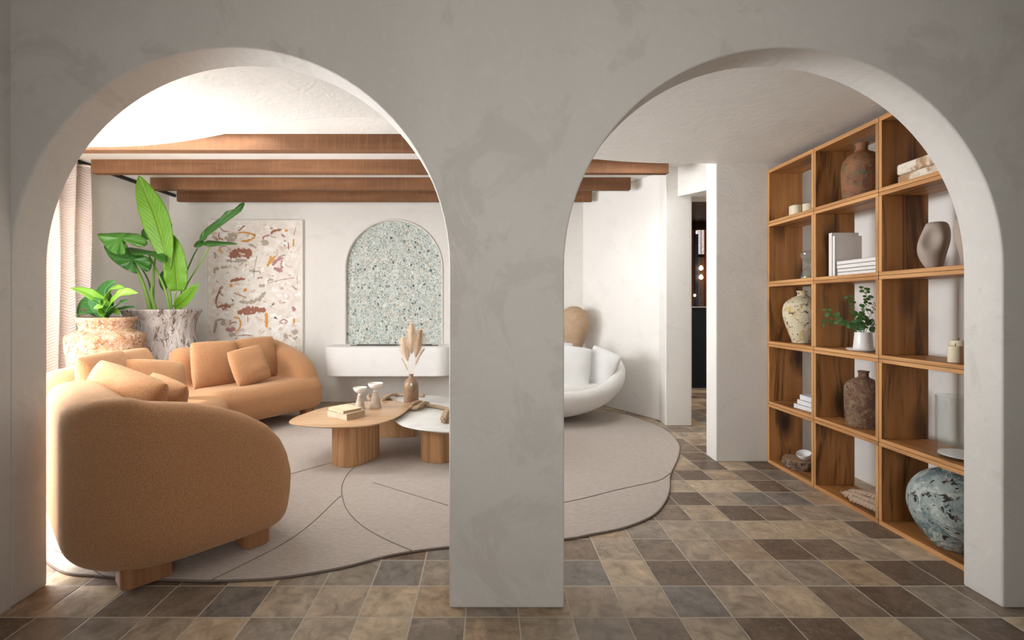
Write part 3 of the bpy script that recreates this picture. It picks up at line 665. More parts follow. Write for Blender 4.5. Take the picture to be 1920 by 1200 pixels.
# middle section
ang = math.radians(105)
n_ = Vector((.966, .259)); u_ = Vector((-.259, .966))
o2 = n_*(-1.07)+u_*3.36
sofa_section('middle armless camel sofa section by the curtain, between the two armed ones', o2.x, o2.y, ang, 1.12, .87, None, [(.12, .15, .12, .12), (1.0, .15, .12, .12), (.12, .75, .12, .12), (1.0, .75, .12, .12)], b0=.095)
# far section
ang = math.radians(60); n_ = Vector((.866, -.5)); u_ = Vector((.5, .866)); o3 = n_*(-4.03)+u_*2.27
sofa_section('far camel sofa section with three cushions in front of the painting', o3.x, o3.y, ang, 1.20, .84, 1, [(.15, .15, .12, .12), (1.07, .10, .11, .14), (.15, .72, .12, .12), (1.05, .7, .12, .12)], b0=.095, sy=-.07, ks=.012)

def pillow(name, label, cat, c, w, hgt, t, yaw, lean=0, roll=0, m=M_CAMEL, group=None, n=26, seed=0, crown=.16):
    """upright cushion: local x width, z height, y thickness; yaw turns it, lean tips it back, roll turns it in its plane"""
    V, Fc = [], []
    for side in (1, -1):
        for j in range(n+1):
            for i in range(n+1):
                u, q = -1+2*i/n, -1+2*j/n
                u, q = math.sin(u*PI/2), math.sin(q*PI/2)
                au, aq = abs(u), abs(q)
                th = ((1-au**2.8)*(1-aq**2.8))**.45
                cn = 1-.075*(au*aq)**2.2
                x = u*w/2*(1-.035*(1-aq**2))*cn; z = q*hgt/2*(1-.035*(1-au**2))*cn
                wr = mnoise.noise(Vector((x*5+seed, z*9+seed*2, side*2.0)))*.014*th+mnoise.noise(Vector((x*14+seed, z*26, side+5.0)))*.004*min(1, th*2)
                V.append((x, side*(th*t/2+wr*(th > .02)), z))
    N = (n+1)**2
    for s in (0, 1):
        for j in range(n):
            for i in range(n):
                a = s*N+j*(n+1)+i; q = (a, a+n+1, a+n+2, a+1); Fc.append(q if s == 0 else q[::-1])
    R = Matrix.Rotation(yaw, 4, 'Z') @ Matrix.Rotation(lean, 4, 'X') @ Matrix.Rotation(roll, 4, 'Y')
    me = bpy.data.meshes.new(name); me.from_pydata(V, [], Fc); me.update()
    bm = bmesh.new(); bm.from_mesh(me); bmesh.ops.remove_doubles(bm, verts=bm.verts, dist=.0006); bm.to_mesh(me); bm.free()
    me.polygons.foreach_set('use_smooth', [True]*len(me.polygons))
    o = mesh_obj(name, me, m); o.matrix_world = Matrix.Translation(c) @ R
    return tag(o, label, cat, group)
CG = 'camel cushions on the modular sofa'
def cush(label, px, py, Y, w, hh, t, yaw, lean=-.15, roll=0, seed=0, **k):
    return pillow('throw_cushion', label, 'cushion', at(px, py, Y), w, hh, t, math.radians(yaw), lean, math.radians(roll), group=CG, seed=seed, **k)
cush('left of the three cushions on the far camel sofa section, square and upright', 404, 683, 4.44, .45, .46, .17, 60, -.16, 1, 1)
cush('rear right cushion on the far sofa section, half hidden behind the small one', 481, 672, 4.86, .46, .46, .16, 60, -.16, -2, 2)
cush('small front cushion leaning on two others on the far sofa section', 468, 685, 4.50, .36, .37, .13, 56, -.32, -9, 3)
cush('cushion against the back of the middle sofa section, nearest the curtain', 204, 727, 2.98, .54, .48, .17, 105, -.2, 0, 4)
cush('cushion against the back of the middle section, below the peach urn', 254, 713, 3.38, .50, .47, .17, 100, -.2, 0, 5)
cush('slanting cushion on the middle section in front of the grey planter side', 294, 733, 3.22, .40, .46, .16, 66, -.35, 10, 6)
cush('long sunlit cushion on the nearest sofa section just behind its arm', 228, 757, 2.50, .56, .38, .19, 163, .2, -12, 7)
cush('brown cushion behind the long one on the nearest sofa section', 300, 768, 2.66, .36, .38, .14, 155, .2, -10, 8)

# ------------------------------------------------------------------ coffee tables
def table_top(name, pts, z0, z1, m, parent, under=.02):
    P = catmull([(*q, 0) for q in pts], 7, True); c = sum(P, Vector())/len(P); n = len(P)
    V, Fc = [], []
    rings = [(-under*1.4, z0), (-.004, z1-.010), (0, z1-.006), (-.002, z1-.0015), (-.007, z1)]
    for d, z in rings:
        for q in P:
            r = (q-c); r2 = r*(1+d/r.length); V.append((c.x+r2.x, c.y+r2.y, z))
    for k in range(len(rings)-1):
        for i in range(n): a, b = k*n+i, k*n+(i+1) % n; Fc.append((a, b, b+n, a+n))
    Fc += [tuple(range(n))[::-1], tuple(range((len(rings)-1)*n, len(rings)*n))]
    return autosmooth(from_py(name, V, Fc, m, parent), 35)
wt = thing('coffee_table', 'oak coffee table with rounded triangular top and one pedestal', 'coffee table', (-1.0, 3.65, RZ))
table_top('table_top', [(-1.475, 3.52), (-1.40, 3.385), (-1.106, 3.305), (-.85, 3.345), (-.715, 3.53), (-.655, 3.80), (-.665, 4.07), (-.82, 4.20), (-1.066, 4.19), (-1.345, 3.96), (-1.44, 3.74)], .322, .343, M_OAKTOP, wt)
def pedestal(name, pts, z0, z1, m, parent):
    P = catmull([(*q, 0) for q in pts], 5, True); return bevel(autosmooth(from_py(name, *prism_vf([(q.x, q.y) for q in P], z0, z1), m, parent), 40), .003, 2, 60)
def stadium(cx, cy, a, b, yaw, n=10, pw=3.2):
    out = []
    for i in range(28):
        t = 2*PI*i/28; x = a*math.copysign(abs(math.cos(t))**(2/pw), math.cos(t)); y = b*math.copysign(abs(math.sin(t))**(2/pw), math.sin(t))
        out.append((cx+x*math.cos(yaw)-y*math.sin(yaw), cy+x*math.sin(yaw)+y*math.cos(yaw)))
    return out
pedestal('pedestal', stadium(-1.005, 3.605, .185, .125, math.radians(62)), RZ, .323, M_OAK, wt)
st = thing('coffee_table', 'pale stone topped coffee table tucked under the oak one, on two oak pedestals', 'coffee table', (-.4, 3.95, RZ))
M_STONE = mottled('pale_stone', ((.66, .65, .62), (.72, .71, .68), (.58, .57, .545)), 3, [(.4, .7), (.5, .7)], .28, .05)
table_top('table_top', [(-.73, 3.66), (-.62, 3.47), (-.43, 3.345), (-.2, 3.30), (-.02, 3.40), (.07, 3.68), (.0, 4.02), (-.2, 4.36), (-.50, 4.62), (-.85, 4.66), (-1.02, 4.48), (-.98, 4.15), (-.84, 3.88)], .288, .309, M_STONE, st)
pedestal('pedestal', stadium(-.83, 4.32, .20, .125, math.radians(0)), RZ, .289, M_OAK, st)
pedestal('pedestal', stadium(-.36, 3.70, .19, .13, math.radians(75)), RZ, .289, M_OAK, st)

TZ, SZ = .3435, .3095
# books on the oak table
def book(label, c, w, d, h, yaw, mc, mp, z, group=None, name='book', spine=1):
    """w along local x (spine side at -x or front), d depth, h thickness"""
    t = thing(name, label, 'book', (c[0], c[1], z), group); R = Matrix.Rotation(yaw, 4, 'Z')
    def add(nm, b, m, bev=0):
        v, f = box_vf(*b); o = from_py(nm, v, f, m, None, smooth=False); o.parent = t
        if bev: bevel(o, bev)
    t.rotation_euler.z = yaw
    add('pages', (-w/2+.004, w/2-.006, -d/2+.005, d/2-.005, .003, h-.003), mp)
    v, f = merge(box_vf(-w/2, w/2, -d/2, d/2, 0, .003), box_vf(-w/2, w/2, -d/2, d/2, h-.003, h), box_vf(-w/2, -w/2+.004, -d/2, d/2, 0, h))
    o = from_py('cover', v, f, mc, None, smooth=False); o.parent = t; bevel(o, .0012)
    return t
M_PAGE = flat('page_edges', (.50, .35, .22), .9, bump=.3); M_PAGEW = flat('white_pages', (.80, .77, .72), .9)
M_OLD = mottled('worn_cream_cover', ((.62, .49, .35), (.72, .63, .50), (.40, .27, .17)), 45, [(.45, .6), (.6, .66)], .8, .2)
M_OLD2 = mottled('worn_straw_cover', ((.70, .56, .36), (.76, .64, .46)), 10, [(.45, .6)], .8, .2)
bc = Vector((-1.08, 3.61, 0))
book('thick antique book with pale spine, bottom of the pair on the oak table', (bc.x, bc.y), .185, .225, .048, math.radians(56), M_OLD, M_PAGE, TZ, 'antique books on the oak table')
book('thin straw coloured antique book lying on the thick one on the oak table', (bc.x-.012, bc.y+.0), .165, .205, .02, math.radians(49), M_OLD2, M_PAGE, TZ+.0485, 'antique books on the oak table')
# candle holders
M_CERW = flat('white_glaze', (.80, .79, .77), .35, .5); M_CERT = mottled('taupe_streaked_glaze', ((.44, .34, .26), (.56, .46, .37)), 8, [(.4, .6)], .5, .1); M_WAX = flat('cream_wax', (.74, .66, .48), .5)
for (px, py, s, lab, dk) in ((675, 768, .92, 'shorter footed candle cup, left of the pair on the oak table', .4), (704, 764, 1.03, 'taller footed candle cup, right of the pair on the oak table', 1)):
    q = fl(px, py, TZ); t = thing('candle_holder', lab, 'candle holder', (q.x, q.y, TZ), 'footed candle cups')
    q.z = TZ; lathe('cone_foot', [(.047*s, 0), (.048*s, .004*s), (.040*s, .045*s), (.026*s, .105*s), (.019*s, .132*s)], q, M_CERT, t, 32)
    lathe('cup', spl([(.019*s, .128*s), (.016*s, .142*s), (.022*s, .15*s), (.045*s, .165*s), (.058*s, .186*s), (.060*s, .198*s), (.056*s, .198*s), (.050*s, .188*s), (.001, .184*s)], 3), q, M_CERW, t, 36)
    lathe('wax_fill', [(.001, .186*s), (.05*s, .188*s), (.05*s, .191*s), (.0005, .191*s)], q, M_WAX, t, 24)

# bottle vase with pampas grass
q = fl(771, 757, SZ); BV = Vector((q.x, q.y, SZ))
M_RAKU = mottled('bronze_raku_glaze', ((.24, .12, .075), (.30, .19, .10), (.18, .16, .08), (.33, .20, .15)), 5, [(.4, .65), (.52, .68), (.55, .7)], .4, .25, spec=.5)
t = thing('bottle_vase', 'bronze brown bottle vase holding pampas grass on the stone table', 'vase', BV)
lathe('body', spl([(.001, 0), (.062, .0), (.066, .01), (.067, .06), (.067, .12), (.066, .165), (.058, .20), (.035, .228), (.020, .243), (.018, .258), (.023, .268), (.017, .266), (.013, .24)], 4), BV, M_RAKU, t, 48)
sp_ = at(771.5, 721, BV.y-.067); o = lathe('glaze_spot', [(.0005, -.016), (.009, -.008), (.010, 0), (.008, .009), (.0005, .014)], sp_, flat('pale_blue_glaze', (.55, .62, .58), .3), t, 16, sy=.25)
pg = thing('pampas_grass', 'dried beige pampas grass plumes standing in the bronze bottle vase', 'dried grass', BV+Vector((0, 0, .268)))
M_PAMP = [flat('pampas_tan', (.80, .64, .48), .95), flat('pampas_brown', (.62, .46, .33), .95), flat('pampas_pale', (.88, .76, .62), .95)]
rr = random.Random(5)
def plume(tip, mid, base, w, mi, n=2300):
    P = catmull([base, mid, tip], 20); V, Fc, MI = [], [], []
    for k in range(n):
        s = rr.uniform(.28, 1)**.8; i = min(int(s*(len(P)-2)), len(P)-2); q = P[i]; t = (P[i+1]-P[i]).normalized()
        env = min(1, max(.1, (s-.22)/.18))*max(.12, 1-((s-.45)/.6 if s > .45 else 0))**.9
        a = rr.uniform(0, 2*PI); side = Vector((math.cos(a), math.sin(a), 0)); side = (side-t*side.dot(t)).normalized()
        Ln = w*env*rr.uniform(.5, 1.4)+.010; d = (t*1.3+side*rr.uniform(.1, .9)).normalized(); e = q+d*Ln*1.5+side*Ln*.3+Vector((0, 0, -.15*Ln)); ww = t.cross(side)*.0009
        mm = q+d*Ln*.9+side*Ln*.12; b = len(V); V += [q-ww, q+ww, mm+ww*.8, mm-ww*.8, e]; Fc += [(b, b+1, b+2, b+3), (b+3, b+2, b+4)]; MI += [mi if rr.random() < .7 else rr.choice((0, 1, 2))]*2
    stk = from_py('stem', *tube_vf(P[:int(len(P)*.8)], .0018, 6), M_PAMP[0], pg); stk['_o'] = pg['_o']
    from_py('plume', V, Fc, M_PAMP, stk, smooth=False, mi=MI)
bs = BV+Vector((0, 0, .24)); Yv = BV.y
plume(at(772, 608, Yv), at(772, 645, Yv), bs, .075, 2)
plume(at(788, 620, Yv-.03), at(782, 655, Yv), bs, .068, 0)
plume(at(757, 636, Yv+.03), at(762, 665, Yv), bs, .075, 2)
plume(at(795, 655, Yv+.02), at(782, 676, Yv), bs, .013, 0, 500)
plume(at(753, 672, Yv), at(762, 688, Yv), bs, .010, 2, 260)

# rope: braid of three twisted strands lying over the stone table
M_ROPE = boucle('natural_rope', (.50, .37, .25), (.30, .20, .12), 260, .1)
def braid(path, r=.011, pitch=.05, seg=7, strands=3):
    P = catmull(path, 14); vf = []; L = 0; n = len(P); acc = [0]
    for i in range(1, n): acc.append(acc[-1]+(P[i]-P[i-1]).length)
    m = max(12, int(acc[-1]/.006)); Q = []; j = 0
    for i in range(m+1):
        s = acc[-1]*i/m
        while j < n-2 and acc[j+1] < s: j += 1
        f = (s-acc[j])/max(1e-6, acc[j+1]-acc[j]); Q.append(P[j].lerp(P[j+1], min(1, f)))
    for k in range(strands):
        R = []
        for i, q in enumerate(Q):
            t = (Q[min(i+1, m)]-Q[max(i-1, 0)]).normalized(); up = Vector((0, 0, 1)); s = t.cross(up); s = s.normalized() if s.length > .1 else Vector((1, 0, 0)); u = s.cross(t)
            a = 2*PI*(acc[-1]*i/m/pitch)+2*PI*k/strands; R.append(q+(s*math.cos(a)+u*math.sin(a))*r*.55)
        vf.append(tube_vf(R, r*.62, seg))
    return merge(*vf)
zt = SZ+.014
def tp(px, py, dz=0): return fl(px, py, zt+dz)
rope_paths = [[tp(766, 762-4), tp(780, 757), tp(797, 760), tp(820, 763), tp(842, 768), tp(865, 772)], [tp(796, 757), tp(786, 754, .02), tp(776, 757, .03), tp(770, 763, .02), tp(778, 766), tp(794, 763)], [tp(775, 767), tp(785, 762, .028), tp(795, 756, .02), tp(803, 757)],
              [tp(842, 768, .02), tp(834, 775, .03), tp(830, 786, .015), tp(838, 790), tp(850, 786)], [tp(845, 766, .035), tp(838, 776, .04), tp(834, 788, .02)]]
rope_back = [[tp(760, 741), tp(745, 740), tp(732, 741, .012), tp(722, 745, .012), tp(712, 749), tp(700, 748)], [tp(742, 754), tp(735, 749), tp(724, 748, .0), tp(716, 752, .012), tp(722, 747, .03), tp(734, 740, .01)], [tp(695, 752), tp(690, 745, .01), tp(693, 741, .02)], [tp(757, 741), tp(775, 739), tp(795, 742)]]
rt = thing('decorative_rope', 'thick natural rope with loose knots draped across the stone table', 'rope', (tp(800, 762).x, tp(800, 762).y, SZ))
from_py('rope_run', *merge(*[braid(x, .016, .06) for x in rope_paths[:3]]), M_ROPE, rt)
from_py('rope_knot', *merge(*[braid(x, .017, .06) for x in rope_paths[3:]]), M_ROPE, rt)
from_py('rope_tail', *merge(*[braid(x, .014, .055) for x in rope_back]), M_ROPE, rt)
# ceramic arch at the rope end
c = fl(835, 792, SZ); arcp = [(c.x-.028+.028*(1-math.cos(a)), c.z+.035+.028*math.sin(a)) for a in [PI*i/10 for i in range(11)]]
t = tag(from_py('rope_buckle', *prism_vf([(c.x-.028, SZ)]+[(a, b) for a, b in arcp]+[(c.x+.028, SZ), (c.x+.018, SZ), (c.x+.018, c.z+.03), (c.x-.018, c.z+.03), (c.x-.018, SZ)], c.y-.02, c.y+.03, 'y'), flat('rope_felt', (.40, .33, .25), .9), None, smooth=False), 'small grey arched clip holding the rope end at the front edge of the stone table', 'clip')

# ------------------------------------------------------------------ white tub sofa
ws = thing('tub_sofa', 'rounded white boucle tub sofa half hidden by the pillar', 'sofa', (.55, 4.95, RZ))
WC = (.545, 4.95)
def wfn(X, Y, Z):
    x = (X-WC[0])/.905; y = (Y-WC[1])/.60; z = (Z-.51)/.50
    r = (np.abs(x)**2.3+np.abs(y)**2.3)**(1/2.3); d = ((r**2.1+np.abs(z)**2.1)**(1/2.1)-1)*.5
    u = np.clip((Y-4.42)/.62, 0, 1); rim = .37+.33*u*u*(3-2*u)+.03*u
    d = smax(d, (Z-rim)*.8, .10)
    xi = (X-WC[0])/.74; yi = (Y-WC[1]+.0)/.455; sl = 1+.35*np.clip(Z-.36, 0, .5)
    hol = ((np.abs(xi/sl)**2.3+np.abs(yi/sl)**2.3)**(1/2.3)-1)*.45
    hol = smax(hol, (.33-Z), .05); d = smax(d, -hol, .07)
    return smax(d, .03-Z, .03)
V, Fq = surface_nets(wfn, (-.50, 4.25, 0), (1.56, 5.65, .95), .018); V[:, 2] += RZ
o = from_py('shell', V.tolist(), Fq.tolist(), M_WHITE, ws); sm = o.modifiers.new('smooth', 'SMOOTH'); sm.iterations = 4
def wseat(X, Y, Z):
    r = ((np.abs((X-WC[0])/.72))**2.4+(np.abs((Y-WC[1]))/.45)**2.4)**(1/2.4); return smax((r-1)*.45, np.abs(Z-.34)-.055, .05)
V, Fq = surface_nets(wseat, (-.4, 4.4, .22), (1.4, 5.6, .5), .02); V[:, 2] += RZ
from_py('seat_cushion', V.tolist(), Fq.tolist(), M_WHITE, ws)
lathe('plinth', [(.28, 0), (.29, .05)], (WC[0], WC[1], RZ), M_BLACK, ws, 40, sy=.7)
WG = 'white cushions on the tub sofa'
pillow('throw_cushion', 'square white cushion beside the pillar on the tub sofa', 'cushion', at(1066, 687, 4.78), .46, .44, .15, math.radians(-8), -.25, math.radians(6), M_LINEN, WG, seed=11)
pillow('throw_cushion', 'rightmost white cushion on the tub sofa, tipped against its rim', 'cushion', at(1126, 689, 4.80), .33, .40, .13, math.radians(-28), -.22, math.radians(20), M_LINEN, WG, seed=12)
pillow('throw_cushion', 'rear white cushion on the tub sofa, only a corner showing beside the pillar', 'cushion', at(1040, 678, 5.18), .46, .44, .13, math.radians(5), -.25, 0, M_LINEN, WG, seed=13)

# big clay vessel behind the tub sofa
M_CLAY = mottled('rough_tan_clay', ((.42, .29, .19), (.48, .34, .225), (.34, .22, .14)), 12, [(.4, .7), (.6, .75)], .9, .5)
vc = Vector((1.066, 5.62, 0)); t = thing('clay_vessel', 'tall tan clay vessel with a torn folded rim behind the white sofa', 'vase', vc)
lathe('body', spl([(.001, 0), (.10, 0), (.11, .03), (.085, .30), (.075, .55), (.082, .68), (.125, .80), (.160, .90), (.168, .99), (.160, 1.07), (.143, 1.12), (.12, 1.15), (.10, 1.13), (.05, 1.10)], 4), vc, M_CLAY, t, 48, .03)
def lid(X, Y, Z):
    x, y, z = (X-vc.x+.01)/.118, (Y-vc.y)/.115, (Z-1.115)/.078; return (np.sqrt(x*x+y*y+z*z)-1)*.07
V, Fq = surface_nets(lid, (vc.x-.15, vc.y-.15, 1.0), (vc.x+.15, vc.y+.15, 1.25), .012); from_py('folded_rim', V.tolist(), Fq.tolist(), M_CLAY, t)
rim = [(vc.x+.138*math.cos(a), vc.y+.138*math.sin(a), 1.122+.005*math.sin(a*7+1)+.004*math.sin(a*13)) for a in [2*PI*i/60 for i in range(61)]]
from_py('torn_rim', *tube_vf(rim, .010, 6), M_CLAY, t)

# ------------------------------------------------------------------ big planters
M_PEACH = mottled('weathered_peach_terracotta', ((.42, .24, .14), (.52, .36, .25), (.27, .12, .065), (.46, .31, .14), (.58, .48, .40)), 8, [(.42, .56), (.50, .60), (.53, .62), (.55, .60)], .85, .8, 1.5)
M_GREYPOT = mottled('weathered_grey_concrete', ((.42, .37, .34), (.60, .55, .52), (.16, .12, .10), (.50, .42, .36), (.09, .07, .06)), 10, [(.44, .55), (.545, .60), (.54, .62), (.60, .62)], .9, 1.0, .8, zs=.28)
pc = Vector((-3.46, 4.25, 0)); t = thing('urn_planter', 'broad peach terracotta urn planter with a leafy plant, by the curtain', 'planter', pc)
lathe('pot', spl([(.001, 0), (.20, 0), (.215, .02), (.235, .25), (.262, .55), (.288, .80), (.295, .88), (.285, .935), (.225, .965), (.20, .985), (.203, 1.03), (.222, 1.065), (.228, 1.085), (.222, 1.095), (.205, 1.085), (.19, 1.03)], 4), pc, M_PEACH, t, 56, .015)
M_SOIL = flat('dark_soil', (.04, .028, .02), .95, bump=.8, bs=90)
lathe('soil', [(.001, 1.02), (.20, 1.03), (.20, 1.04), (.0005, 1.05)], pc, M_SOIL, t, 24)
gc = Vector((-3.40, 4.90, 0)); t2 = thing('flared_planter', 'large grey weathered planter with flared rim, holding the tall plant', 'planter', gc)
lathe('pot', spl([(.001, 0), (.25, 0), (.27, .02), (.335, .35), (.35, .62), (.33, .78), (.305, .88), (.30, .97), (.315, 1.06), (.345, 1.12), (.358, 1.15), (.35, 1.162), (.325, 1.15), (.30, 1.10)], 4), gc, M_GREYPOT, t2, 56, .015)
lathe('soil', [(.001, 1.09), (.30, 1.10), (.30, 1.11), (.0005, 1.12)], gc, M_SOIL, t2, 24)

# leaves
def leaf(path, width, m, parent, normal=(0, -1, .3), prof=None, fold=.25, heart=0, wav=.02, nseg=26, nw=5, tear=None, seed=0):
    """path: base to tip; the blade spreads either side of it, folded along the midrib"""
    P = catmull(path, 8); L = [0]
    for i in range(1, len(P)): L.append(L[-1]+(P[i]-P[i-1]).length)
    T = L[-1]
    def pos(s):
        s = max(0, min(1, s))*T; j = 0
        while j < len(P)-2 and L[j+1] < s: j += 1
        return P[j].lerp(P[j+1], (s-L[j])/max(1e-9, L[j+1]-L[j]))
    prof = prof or (lambda s: (math.sin(PI*min(1, s*.97+.02)**.75))**.8)
    nrm = Vector(normal).normalized(); V, Fc, UV = [], [], []; r = random.Random(seed)
    s0 = -heart
    ss = [s0+(1-s0)*i/nseg for i in range(nseg+1)]
    for side in (-1, 1):
        base = len(V)
        for s in ss:
            c = pos(s) if s >= 0 else P[0]+(P[0]-pos(.04)).normalized()*(-s*T)
            t = (pos(min(1, max(0, s)+.03))-pos(max(0, max(0, s)-.03))).normalized(); sd = t.cross(nrm).normalized(); n2 = sd.cross(t)
            if heart:
                w = width*max(.002, (math.sqrt(max(0, 1-((s+heart)/(1+heart)*2-1+.0)**2)) if s < (1-heart)/2 else math.sqrt(max(0, 1-(s-(1-heart)/2)/(1-(1-heart)/2)))**1.15))
                inner = 0 if s >= 0 else width*.5*math.sqrt(-s/heart)*.6
                if s < 0: w = max(w, inner+.002)
            else: w = width*prof(max(0, s)); inner = 0
            for k in range(nw+1):
                q = k/nw; d = inner+(w-inner)*q
                wv = wav*math.sin(s*30+side+seed)*q*q+.3*wav*math.sin(s*77)*q**3
                V.append(c+sd*side*d*math.cos(fold)+n2*(d*math.sin(fold)+wv*width*3)); UV.append((.5+side*.5*(d/max(1e-4, width)), (s-s0)/(1-s0)))
        for i in range(nseg):
            for k in range(nw):
                a = base+i*(nw+1)+k; qd = (a, a+1, a+nw+2, a+nw+1); Fc.append(qd if side > 0 else qd[::-1])
    o = from_py('leaf', V, Fc, m, parent); ul = o.data.uv_layers.new(name='UVMap')
    for lp in o.data.loops: ul.data[lp.index].uv = UV[lp.vertex_index]
    o.modifiers.new('solid', 'SOLIDIFY').thickness = .0025
    return o
def stem(pts, r0, r1, m, parent):
    P = catmull(pts, 8); n = len(P); return from_py('stem', *tube_vf(P, [r0+(r1-r0)*i/(n-1) for i in range(n)], 8), m, parent)
PL = thing('tall_leaf_plant', 'tall tropical plant with one long upright leaf and heart shaped leaves, in the grey planter', 'plant', gc+Vector((0, 0, 1.11)))
D = lambda x, y, Y=4.85: at(130+x/4.285, 320+y/4.285, Y)
root = lambda x: D(x, 1120, 4.88)
stem([root(822), D(800, 900, 4.78), D(790, 780, 4.75)], .012, .008, M_STEM, PL)
leaf([D(800, 790, 4.74), D(760, 600, 4.72), D(690, 360, 4.70), D(610, 170, 4.68), D(560, 38, 4.66)], .150, M_BANANA, PL, (.25, -1, .1), lambda s: max(.02, (math.sin(PI*min(1, .04+s*.96)**1.15))**.75)*.86, .22, seed=1, wav=.006, nseg=34)
stem([root(858), D(850, 1000, 4.80), D(862, 960, 4.80)], .010, .008, M_STEM, PL)
leaf([D(868, 965, 4.80), D(862, 850, 4.78), D(850, 690, 4.77), D(828, 515, 4.80)], .135, M_BANANA, PL, (.4, -1, 0), lambda s: max(.02, (math.sin(PI*min(1, .05+s*.95)**.7))**.6)*.82, .3, seed=2, wav=.02)
stem([root(650), D(600, 930, 4.85), D(520, 740, 4.82), D(440, 570, 4.80)], .020, .010, M_STEM, PL)
stem([root(670), D(640, 900, 4.95), D(560, 760, 4.95), D(500, 720, 4.95)], .010, .007, M_STEMD, PL)
stem([root(672), D(680, 800, 4.95), D(700, 640, 5.0), D(715, 520, 5.02)], .012, .008, M_STEM, PL)
stem([root(808), D(770, 960, 4.85), D(700, 800, 4.85), D(640, 680, 4.85)], .012, .008, M_STEM, PL)
stem([root(690), D(660, 1000, 4.86), D(665, 920, 4.86)], .022, .006, M_STEM, PL)
stem([root(880), D(920, 880, 4.95), D(990, 700, 5.02), D(1030, 625, 5.05)], .008, .007, M_STEMD, PL)
stem([root(890), D(940, 930, 4.92), D(1040, 760, 4.98), D(1125, 612, 5.02)], .009, .006, M_STEM, PL)
leaf([D(850, 1105, 4.85), D(920, 1050, 4.8), D(980, 980, 4.8), D(1040, 900, 4.8)], .07, M_BANANA, PL, (.2, -1, .2), lambda s: max(.03, math.sin(PI*min(1, .12+s*.88))**.8), .5, seed=10, wav=.02)

def leaf_poly(outl, base, Yb, m, ax=0, ay=0, dome=.04, rings=7, veins=9, wav=.008):
    """broad leaf: a domed, tilted blade spreading from the top of its stalk"""
    O = catmull([(x, y, 0) for x, y in outl], 4, True); n = len(O); V = [tuple(D(*base, Yb))]; UV = [(0, 0)]; Fc = []
    for k in range(1, rings+1):
        q = k/rings
        for i, o in enumerate(O):
            x = base[0]+(o.x-base[0])*q; y = base[1]+(o.y-base[1])*q; a = math.atan2(o.y-base[1], o.x-base[0])
            Yk = Yb+ax*(x-base[0])/1000+ay*(y-base[1])/1000+dome*q*q+wav*math.sin(a*veins*1.0)*q*1.5+wav*1.5*math.sin(i*1.1)*q**4
            V.append(tuple(D(x, y, Yk))); UV.append((a/(2*PI)*veins*2, q))
    for i in range(n): Fc.append((0, 1+i, 1+(i+1) % n))
    for k in range(rings-1):
        for i in range(n): a = 1+k*n+i; b = 1+k*n+(i+1) % n; Fc.append((a, a+n, b+n, b))
    o = from_py('leaf', V, Fc, m, PL); ul = o.data.uv_layers.new(name='UVMap')
    for p in o.data.polygons:
        us = [UV[o.data.loops[l].vertex_index] for l in p.loop_indices]; mxu = max(u[0] for u in us)
        for l, u in zip(p.loop_indices, us): ul.data[l].uv = (u[0]+(veins*2 if mxu-u[0] > veins else 0), u[1])
    o.modifiers.new('solid', 'SOLIDIFY').thickness = .003; return o
leaf_poly([(225, 515), (300, 505), (400, 500), (480, 502), (570, 515), (615, 545), (627, 590), (590, 612), (530, 605), (480, 575), (452, 575), (440, 600), (455, 650), (420, 676), (370, 668), (320, 640), (265, 575)], (415, 545), 4.52, M_ALOCL, .5, -.6, .02)
leaf_poly([(280, 600), (300, 660), (350, 725), (430, 780), (500, 815), (545, 824), (530, 750), (560, 730), (575, 780), (620, 812), (655, 790), (662, 740), (640, 700), (560, 670), (450, 620), (360, 590)], (500, 715), 4.66, M_ALOC, .3, -.5, .02)
leaf_poly([(470, 620), (540, 625), (620, 640), (700, 655), (770, 675), (785, 735), (740, 735), (690, 705), (650, 680), (600, 675), (540, 685), (500, 665)], (640, 668), 4.68, M_ALOC, .2, -1.5, .02)
leaf_poly([(580, 490), (600, 465), (625, 455), (650, 420), (700, 450), (735, 490), (738, 540), (700, 530), (670, 550), (620, 552), (585, 530)], (712, 505), 4.9, M_ALOC, .3, -.3, .03)
leaf_poly([(790, 402), (815, 415), (825, 445), (822, 475), (800, 460), (770, 440)], (800, 440), 4.95, M_ALOC, .3, -.3, .01)
leaf_poly([(835, 790), (780, 790), (735, 820), (718, 870), (728, 925), (755, 965), (780, 950), (800, 905), (815, 880), (835, 890)], (805, 850), 4.88, M_ALOC, -.3, .2, .03)
leaf_poly([(1050, 575), (1058, 510), (1110, 455), (1180, 400), (1245, 365), (1258, 330), (1330, 305), (1370, 265), (1408, 258), (1400, 290), (1380, 325), (1330, 345), (1230, 395), (1150, 470), (1085, 560)], (1065, 555), 5.0, M_ALOC, -.1, .4, .02, veins=14)
leaf_poly([(1000, 610), (1020, 575), (1050, 560), (1080, 575), (1120, 562), (1190, 568), (1290, 575), (1350, 592), (1240, 598), (1120, 610), (1080, 595), (1040, 618)], (1060, 590), 5.0, M_ALOC, -.1, -1.5, .02)

